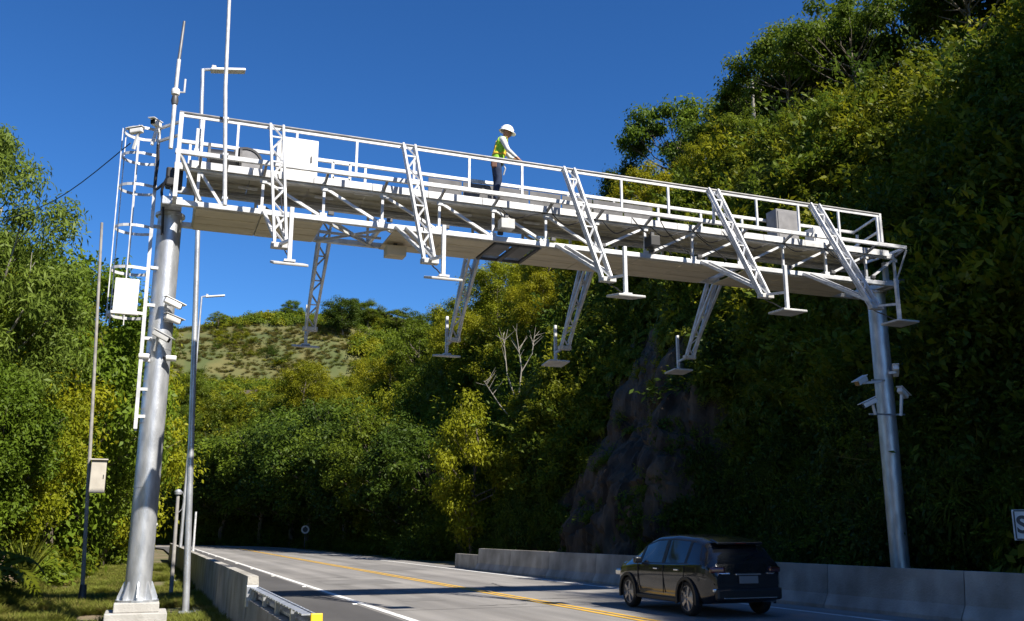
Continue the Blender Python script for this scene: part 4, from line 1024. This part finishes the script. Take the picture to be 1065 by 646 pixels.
for _ in range(900):
    Y = rng.uniform(62, 150); put(rng.uniform(2.2, 6.5), Y, [13, 15, 15, 0, 2], .9, 1.9, .2, .1)
scatter('hillside_growth', pts, rot, scl, idx, low, 'ferns, vines and shrubs covering the shaded face of the right slope', 'undergrowth')
# ---- lit upper slope
pts, rot, scl, idx = [], [], [], []
for _ in range(6000):
    Y = 14 + 150 * rng.random() ** 1.3; s = rng.uniform(29, 58)
    put(s, Y, [1, 3, 1, 3, 4, 5, 9, 10], .45, 1.05, .05, .3)
for _ in range(2600):
    Y = 16 + 130 * rng.random() ** 1.4; put(rng.uniform(22, 36), Y, [14, 16, 9, 14, 3], .5, 1.5, .12, .4)
for _ in range(260):  # out of view shrubs, added to cast shadows
    Y = rng.uniform(-40, 16); put(rng.uniform(30, 56), Y, [1, 3], 1.8, 2.8)
for _ in range(1500):
    Y = rng.uniform(138, 233); put(rng.uniform(4, 95), Y, [0, 2, 1, 3], 1.2, 2.4, .2, .1)
scatter('slope_shrubs', pts, rot, scl, idx, low, 'bright yellow green shrubs and ferns on the sunlit upper slope', 'shrubs')
# ---- left verge undergrowth
pts, rot, scl, idx = [], [], [], []
for _ in range(1500):
    Y = rng.uniform(24, 110); u = -rng.uniform(2.6, 16) if Y < 60 else -rng.uniform(.3, 14); X = u + float(cshift(Y))
    if Y < 34 and u > -3.4: continue
    sc = rng.uniform(.6, 1.4); pts.append((X, Y, left_z(X, Y) + .1)); rot.append((rng.uniform(-.2, .2), rng.uniform(-.2, .2), rng.uniform(0, 6.28))); scl.append((sc,) * 3); idx.append(int(rng.choice([0, 1, 2, 3, 2, 0, 5])))
scatter('undergrowth', pts, rot, scl, idx, low, 'leafy undergrowth below the trees on the left', 'undergrowth')
# ---- grass of the verge
pts, rot, scl, idx = [], [], [], []
for _ in range(16000):
    Y = 16 + 40 * rng.random() ** 1.4; X = rng.uniform(-5.5, 1.7)
    if abs(X - .01) < .56 and abs(Y - YC) < .56: continue
    if 1.25 < X < 1.55 and rng.random() < .8: continue
    if mnoise.noise(Vector((X * .7, Y * .35, 2.0))) < -.22: continue
    sc = rng.uniform(.14, .32); pts.append((X, Y, left_z(X, Y) - .01)); rot.append((rng.uniform(-.15, .15), rng.uniform(-.15, .15), rng.uniform(0, 6.28))); scl.append((sc * 1.3, sc * 1.3, sc)); idx.append(int(rng.choice([0, 1, 0, 1, 0, 1, 2])))
scatter('grass', pts, rot, scl, idx, grassc, 'short green grass on the verge around the left column', 'grass')
# ---- far hill: field grass tufts as shrubs, and the woods around it
def field_mask(X, Y):
    z = far_z(X, Y); px = X / Y
    return z > 27 + 4 * math.sin(X * .12) and .01 < px < .20 and z < 54
pts, rot, scl, idx = [], [], [], []
for _ in range(5200):
    Y = rng.uniform(166, 285); X = rng.uniform(-40, 90)
    f_ = field_mask(X, Y)
    if f_ and (mnoise.noise(Vector((X * .09, Y * .07, 3.0))) < .05 or rng.random() > .9): continue
    sc = rng.choice([.4, .6, .9, 1.3, 2.2]) * rng.uniform(.8, 1.2) if f_ else (rng.uniform(1.4, 3.0) if far_z(X, Y) > 50 else rng.uniform(1.8, 3.6))
    pts.append((X, Y, far_z(X, Y) + .2)); rot.append((0, 0, rng.uniform(0, 6.28))); scl.append((sc, sc, sc * rng.uniform(.8, 1.2) * (.6 if f_ else 1))); idx.append(int(rng.choice([14, 16, 13, 1] if f_ else [0, 2, 0, 2, 1, 3])))
scatter('woodland', pts, rot, scl, idx, low, 'woodland and scrub covering the distant hill around the field', 'woodland')

pts, rot, scl, idx = [], [], [], []
for _ in range(4200):
    Y = rng.uniform(195, 262); X = rng.uniform(-5, 62)
    if not field_mask(X, Y) or mnoise.noise(Vector((X * .12, Y * .12, 0))) < -.3: continue
    sc = rng.uniform(.4, 1.2); pts.append((X, Y, far_z(X, Y))); rot.append((0, 0, rng.uniform(0, 6.28))); scl.append((sc * 1.3, sc * 1.3, sc)); idx.append(int(rng.choice([2, 3, 2, 3, 0, 1])))
scatter('field_grass', pts, rot, scl, idx, grassc, 'dry and green grass of the field on the distant hill', 'grass')
# ---- tree kinds (10 m tall originals)
KIND = {
    'round': make_tree(11, 10, 3.7, .22, 70, 300, .24, 'leaf_broad'),
    'bushy': make_tree(12, 10, 3.6, .04, 95, 330, .215, 'leaf_broad', squash=.8),
    'bushy2': make_tree(13, 10, 3.9, .02, 95, 330, .21, 'leaf_bright', squash=.8, crf=.27),
    'dark': make_tree(14, 10, 3.8, .15, 75, 280, .26, 'leaf_dark'),
    'feather': make_tree(15, 10, 3.1, .04, 120, 420, .19, 'leaf_feather', squash=.55, aspect=.26, crf=.26, bark='bark_pale'),
    'umbrella': make_tree(16, 10, 4.2, .45, 40, 260, .25, 'leaf_broad', squash=.5, shape='umbrella', crf=.24),
    'bright': make_tree(17, 10, 3.6, .12, 66, 300, .24, 'leaf_bright', squash=.7),
    'open': make_tree(18, 10, 3.9, .35, 40, 190, .30, 'leaf_broad', squash=.6, crf=.26),
}
def tree(kind, loc, H, label, group=None, wide=1.0, tint=(1, 1, 1), name='tree'):
    t, c = KIND[kind]; s = H / 10.0
    o = empty(name, loc, rng.uniform(0, 6.28)); o.scale = (s * wide, s * wide, s)
    link('trunk', t, o); k = link('crown', c, o); v = rng.uniform(.85, 1.15); h_ = rng.uniform(-.09, .07); k.color = (tint[0] * v * (1 + h_), tint[1] * v, tint[2] * v * (1 - h_), 1)
    tag(o, label, 'tree', group)
    if group: GROUPED.setdefault(group, []).append((o, kind))
    return o
GROUPED = {}
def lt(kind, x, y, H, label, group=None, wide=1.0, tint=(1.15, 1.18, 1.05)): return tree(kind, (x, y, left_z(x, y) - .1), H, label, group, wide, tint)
def ht(kind, s, Y, H, label, group=None, wide=1.0, tint=(1, 1, 1)):
    p = hill_point(s, Y); return tree(kind, (p[0], p[1], p[2] - .3), H, label, group, wide, tint)
# left side
lt('feather', -5.7, 34.0, 14.6, 'tall feathery pale green tree at the upper left corner', wide=.74)
lt('bushy', -3.2, 41, 13.4, 'broad leafy tree whose pointed top rises just left of the ladder cage', wide=.75)
GL = 'leafy trees massed on the left verge'
for (k, x, y, H, wd) in (('bushy2', -5.6, 38, 10.2, .9), ('bushy', -8.0, 35, 9.5, 1), ('bushy', -9.5, 43, 13, .9), ('bushy2', -5.4, 48, 13, .8), ('bushy', -3.0, 52, 12.5, .8), ('bushy2', -2.2, 60, 14, .8), ('bushy', -4.6, 31.5, 6.2, .9),
                        ('bushy2', -4.1, 34.5, 7.0, .8), ('bushy', -2.7, 45, 8.5, .8), ('dark', -7.5, 52, 14.5, .9), ('bushy', -3.4, 68, 15, .9), ('bushy2', -3.2, 78, 15, .9), ('bushy', -4.2, 90, 16, .9)):
    lt(k, x, y, H, 'leafy green tree in the dense mass on the left verge', GL, wd)
# beyond the bend
GB = 'trees around the road bend'
for (k, u, y, H) in (('bushy', -3.4, 104, 15), ('bushy2', -4.2, 118, 15), ('dark', -3.6, 132, 16), ('bushy', -5, 146, 17)):
    x = u + float(cshift(y)); lt(k, x, y, H, 'green tree standing beyond the bend at the far end of the road', GB)
for (k, s, y, H) in (('bushy', 3.2, 168, 14), ('bushy2', 3.0, 158, 13), ('bushy', 3.4, 150, 14), ('dark', 3.0, 142, 13), ('bushy2', 8, 163, 12), ('bushy', 12, 172, 12), ('bushy', 10, 152, 12), ('bushy2', 15, 160, 11), ('bushy', 20, 150, 8), ('bushy2', 24, 165, 7), ('round', 18, 172, 8), ('round', 28, 155, 8)):
    ht(k, s, y, H, 'green tree standing beyond the bend at the far end of the road', GB)
# foot of the right slope
GF = 'trees along the foot of the right slope'
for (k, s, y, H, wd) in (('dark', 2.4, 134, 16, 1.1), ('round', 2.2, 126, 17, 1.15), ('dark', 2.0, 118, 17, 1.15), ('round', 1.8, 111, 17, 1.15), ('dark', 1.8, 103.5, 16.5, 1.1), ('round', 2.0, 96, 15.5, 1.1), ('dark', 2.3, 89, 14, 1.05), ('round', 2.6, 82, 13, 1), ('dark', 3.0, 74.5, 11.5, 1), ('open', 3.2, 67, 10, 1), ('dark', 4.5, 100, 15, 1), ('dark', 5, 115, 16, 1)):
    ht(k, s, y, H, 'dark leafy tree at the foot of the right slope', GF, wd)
ht('bright', 3.0, 57, 11.0, 'leaning bright green tree on the slope below the pale bare branches', wide=.75, tint=(1.0, 1.05, .9))
ht('bright', 4.2, 86, 14.5, 'bright sunlit tree leaning out over the middle of the right slope', wide=.8)
# middle of the slope and its shoulder
GS = 'bright trees on the shoulder of the right slope'
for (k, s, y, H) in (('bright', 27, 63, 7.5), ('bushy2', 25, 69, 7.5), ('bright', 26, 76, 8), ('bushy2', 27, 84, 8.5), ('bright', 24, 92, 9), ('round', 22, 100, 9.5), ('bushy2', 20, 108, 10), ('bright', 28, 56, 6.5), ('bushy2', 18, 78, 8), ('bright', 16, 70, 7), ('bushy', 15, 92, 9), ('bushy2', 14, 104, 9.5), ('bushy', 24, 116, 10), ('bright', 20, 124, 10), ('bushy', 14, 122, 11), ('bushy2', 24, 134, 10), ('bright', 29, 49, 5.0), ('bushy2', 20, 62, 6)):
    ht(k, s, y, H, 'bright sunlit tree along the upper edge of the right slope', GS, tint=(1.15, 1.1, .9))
GT = 'small trees growing out of the face of the right slope'
for (k, s, y, H) in (('open', 25, 34, 3.4), ('feather', 22, 38, 3.8), ('open', 30, 45, 4.2), ('open', 20, 46, 4.2), ('feather', 32, 52, 4.5), ('open', 24, 54, 5)):
    ht(k, s, y, H, 'small loose tree growing out of the right slope', GT, wide=1.15)
# ridge
GR = 'trees along the right ridge'
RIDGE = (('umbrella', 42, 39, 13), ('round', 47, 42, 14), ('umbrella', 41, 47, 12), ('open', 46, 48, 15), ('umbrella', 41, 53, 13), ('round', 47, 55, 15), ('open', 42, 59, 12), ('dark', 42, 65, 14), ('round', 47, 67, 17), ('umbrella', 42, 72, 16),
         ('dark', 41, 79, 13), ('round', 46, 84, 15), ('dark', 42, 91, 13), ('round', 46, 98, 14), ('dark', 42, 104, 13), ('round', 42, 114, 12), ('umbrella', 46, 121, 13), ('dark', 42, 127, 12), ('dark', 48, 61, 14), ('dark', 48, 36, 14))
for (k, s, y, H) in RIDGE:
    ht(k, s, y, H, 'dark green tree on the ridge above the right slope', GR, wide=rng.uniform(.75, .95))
tree('dark', (43.5, 236, far_z(43.5, 236) - .5), 11.5, 'round dark tree standing alone on the crest of the distant hill', wide=1.2)
GC = 'trees on the crest of the distant hill'
for (x, y, H) in ((14, 251, 5), (33, 252, 6), (52, 244, 8), (59, 240, 9), (65, 236, 11), (71, 232, 12)):
    tree(('bushy', 'round', 'open')[int(x) % 3], (x, y, far_z(x, y) - .5), H, 'small tree on the skyline of the distant hill', GC, 1.3)
# unseen trees added on the left, blocking sky light from the right slope
for k, (x, y, H) in enumerate(((-13.5, 11, 14), (-12, 3, 15), (-12, -5, 15), (-11, -14, 14), (-18, 6, 16), (-17, -8, 16), (-10, -24, 14))):
    tree(('bushy', 'bushy2')[k % 2], (x, y, left_z(x, y) - .1), H, 'unseen leafy tree added outside the left edge of the picture to block sky light', 'trees outside the picture')
for k, (s, y, H) in enumerate(((28, -9, 10), (28, -15, 12), (28, -21, 12.5), (29, -28, 12))):  # more unseen trees, added to shade the car and the right lane
    ht(('round', 'dark')[k % 2], s, y, H, 'unseen tree added on the slope outside the right edge of the picture for shade', 'trees outside the picture')
GROUPED.pop('trees outside the picture')
# ---- grouped trees are told apart by their look and their order from the left
ORD = 'first second third fourth fifth sixth seventh eighth ninth tenth eleventh twelfth thirteenth fourteenth fifteenth sixteenth seventeenth eighteenth nineteenth twentieth twenty-first twenty-second twenty-third twenty-fourth twenty-fifth twenty-sixth twenty-seventh twenty-eighth twenty-ninth thirtieth'.split()
LOOK = {'round': 'round green', 'bushy': 'bushy green', 'bushy2': 'bushy yellow green', 'dark': 'dense dark green', 'feather': 'feathery', 'umbrella': 'flat topped', 'bright': 'bright yellow green', 'open': 'loose open crowned'}
WHERE = {GL: 'in the left verge', GB: 'beyond the road bend', GF: 'at the foot of the right slope', GS: 'on the shoulder of the right slope', GR: 'on the right ridge', GT: 'growing out of the right slope face', GC: 'on the skyline of the distant hill'}
for grp, lst in GROUPED.items():
    def bearing(e): return math.atan2(e[0].location.x, e[0].location.y)
    for k, (o, kd) in enumerate(sorted(lst, key=bearing)):
        o['label'] = '%s tree %s, %s from the left there' % (LOOK[kd], WHERE[grp], ORD[k])
# ---- pale bare tree
def bare_tree():
    o = empty('bare_tree', hill_point(11.0, 56.5)); tag(o, 'pale leafless tree with forked branches on the right slope', 'tree'); rnd = random.Random(5)
    m = MB(); tw = MB()
    m.tube([(0, 0, -.5), (-.3, -.4, 1.6), (-.5, -.6, 3.0)], [.10, .085, .07], 8)
    for (a, b, c, r) in (((-.5, -.6, 3.0), (-1.3, -.8, 5.0), (-1.6, -.9, 7.6), .055), ((-.5, -.6, 3.0), (-.3, -.8, 5.4), (-.7, -.8, 8.0), .055), ((-.3, -.4, 1.6), (-1.9, -1.0, 3.0), (-3.0, -1.2, 4.4), .05), ((-.3, -.8, 5.2), (.4, -.9, 6.4), (.6, -.9, 7.9), .035)):
        m.tube([a, b, c], [r, r * .75, r * .3], 7)
        for _ in range(7):
            t = rnd.uniform(.3, 1); p = Vector(b).lerp(Vector(c), t); tw.tube([p, p + Vector((rnd.uniform(-.7, .7), rnd.uniform(-.4, .4), rnd.uniform(.2, 1.1)))], [.022, .006], 5)
    m.build('trunk', 'bark_pale', o, True); tw.build('twigs', 'bark_pale', o)
bare_tree()
# ---- left foreground: spiky plant and rocks
def blades(seed, n, ln, wd, m):
    r_ = np.random.default_rng(seed); Ps, Ds, Ns, Ls, Ws = [], [], [], [], []
    me = MB()
    for k in range(n):
        a = r_.uniform(0, 6.283); le = r_.uniform(.1, .8); L = ln * r_.uniform(.6, 1.1); h = Vector((math.cos(a), math.sin(a), 0)); sd = Vector((-h.y, h.x, 0)); pv = None
        for j in range(6):
            t = j / 5; p = h * L * le * t * (1 + .4 * t) + Vector((0, 0, L * (t - .42 * le * t * t))); w_ = wd * (1 - t) ** .6 * .5 + .002
            cur = (p - sd * w_, p + sd * w_)
            if pv: me._add([pv[0], pv[1], cur[1], cur[0]], [(0, 1, 2, 3)])
            pv = cur
    me = me.mesh('blades', None); me.materials.append(MATS[m]); me.attributes.new('var', 'FLOAT', 'POINT').data.foreach_set('value', r_.random(len(me.vertices)).astype(np.float32)); return me
o = empty('spiky_plant', (-3.15, 32.0, left_z(-3.15, 32.0))); tag(o, 'tall spiky long bladed plant left of the meter box pole', 'plant'); link('blades', blades(3, 46, 1.75, .09, 'leaf_grass'), o)
o = empty('spiky_plant', (-3.75, 33.4, left_z(-3.75, 33.4))); tag(o, 'smaller spiky plant beside the brown rocks at the left edge', 'plant'); link('blades', blades(4, 30, 1.2, .07, 'leaf_grass'), o)
rocks = [(-4.25, 32.2, .8, 'large brown rock at the left edge of the picture'), (-3.75, 30.6, .45, 'low brown rock at the lower left corner, in front of the large one'), (-4.6, 34.2, .7, 'brown rock behind the large one at the left edge'), (-3.45, 31.2, .26, 'small brown rock on the grass right of the large rock')]
for k, (x, y, r, l_) in enumerate(rocks):
    bm = bmesh.new(); bmesh.ops.create_icosphere(bm, subdivisions=3, radius=r)
    for v in bm.verts: v.co *= 1 + .38 * mnoise.noise(v.co / r * 1.1 + Vector((k * 7, 0, 0))) + .12 * mnoise.noise(v.co / r * 3.3); v.co.z *= .7
    me = bpy.data.meshes.new('rock'); bm.to_mesh(me); bm.free(); me.materials.append(MATS['rock_brown'])
    o = link('rock', me); o.location = (x, y, left_z(x, y) + r * .25); tag(o, l_, 'rock')
# ---- bare rock face in the cut
ny, ns = 110, 120; P = np.zeros((ny, ns, 3))
for i, Y in enumerate(np.linspace(34.8, 49.0, ny)):
    for j, s in enumerate(np.linspace(2.0, 19, ns)):
        p = np.array(hill_point(s, Y)); n = hill_normal(s, Y)
        e = min(i, ny - 1 - i) / 14.0; e2 = min(j + 8, ns - 1 - j) / 16.0; fade = min(1, e, e2)
        wx = Y + .35 * fbm(Y * .6, s * .4, 7.0); ws = s + .5 * fbm(Y * .4, s * .5, 1.0)
        crk = mnoise.voronoi(Vector((wx * 1.1, ws * .34, 0)))[0]; blk = mnoise.cell(Vector((wx * .9, ws * .42, 3))); blk2 = mnoise.cell(Vector((wx * 2.1, ws * 1.1, 6)))
        rgd = abs(fbm(Y * .45, s * .12, 2.2)) * .9 + blk * .30 + blk2 * .14 + min(.25, (crk[1] - crk[0]) * 1.4) * .9 + fbm(Y * 2.2, s * 1.6, 4.0) * .10
        P[i, j] = p + n * (-.55 + fade * (.55 + rgd * .75))
rf = grid_obj('rock_face', P, 'rock', False); tag(rf, 'dark bare rock face in the cut of the right slope', 'rock face', kind='structure')
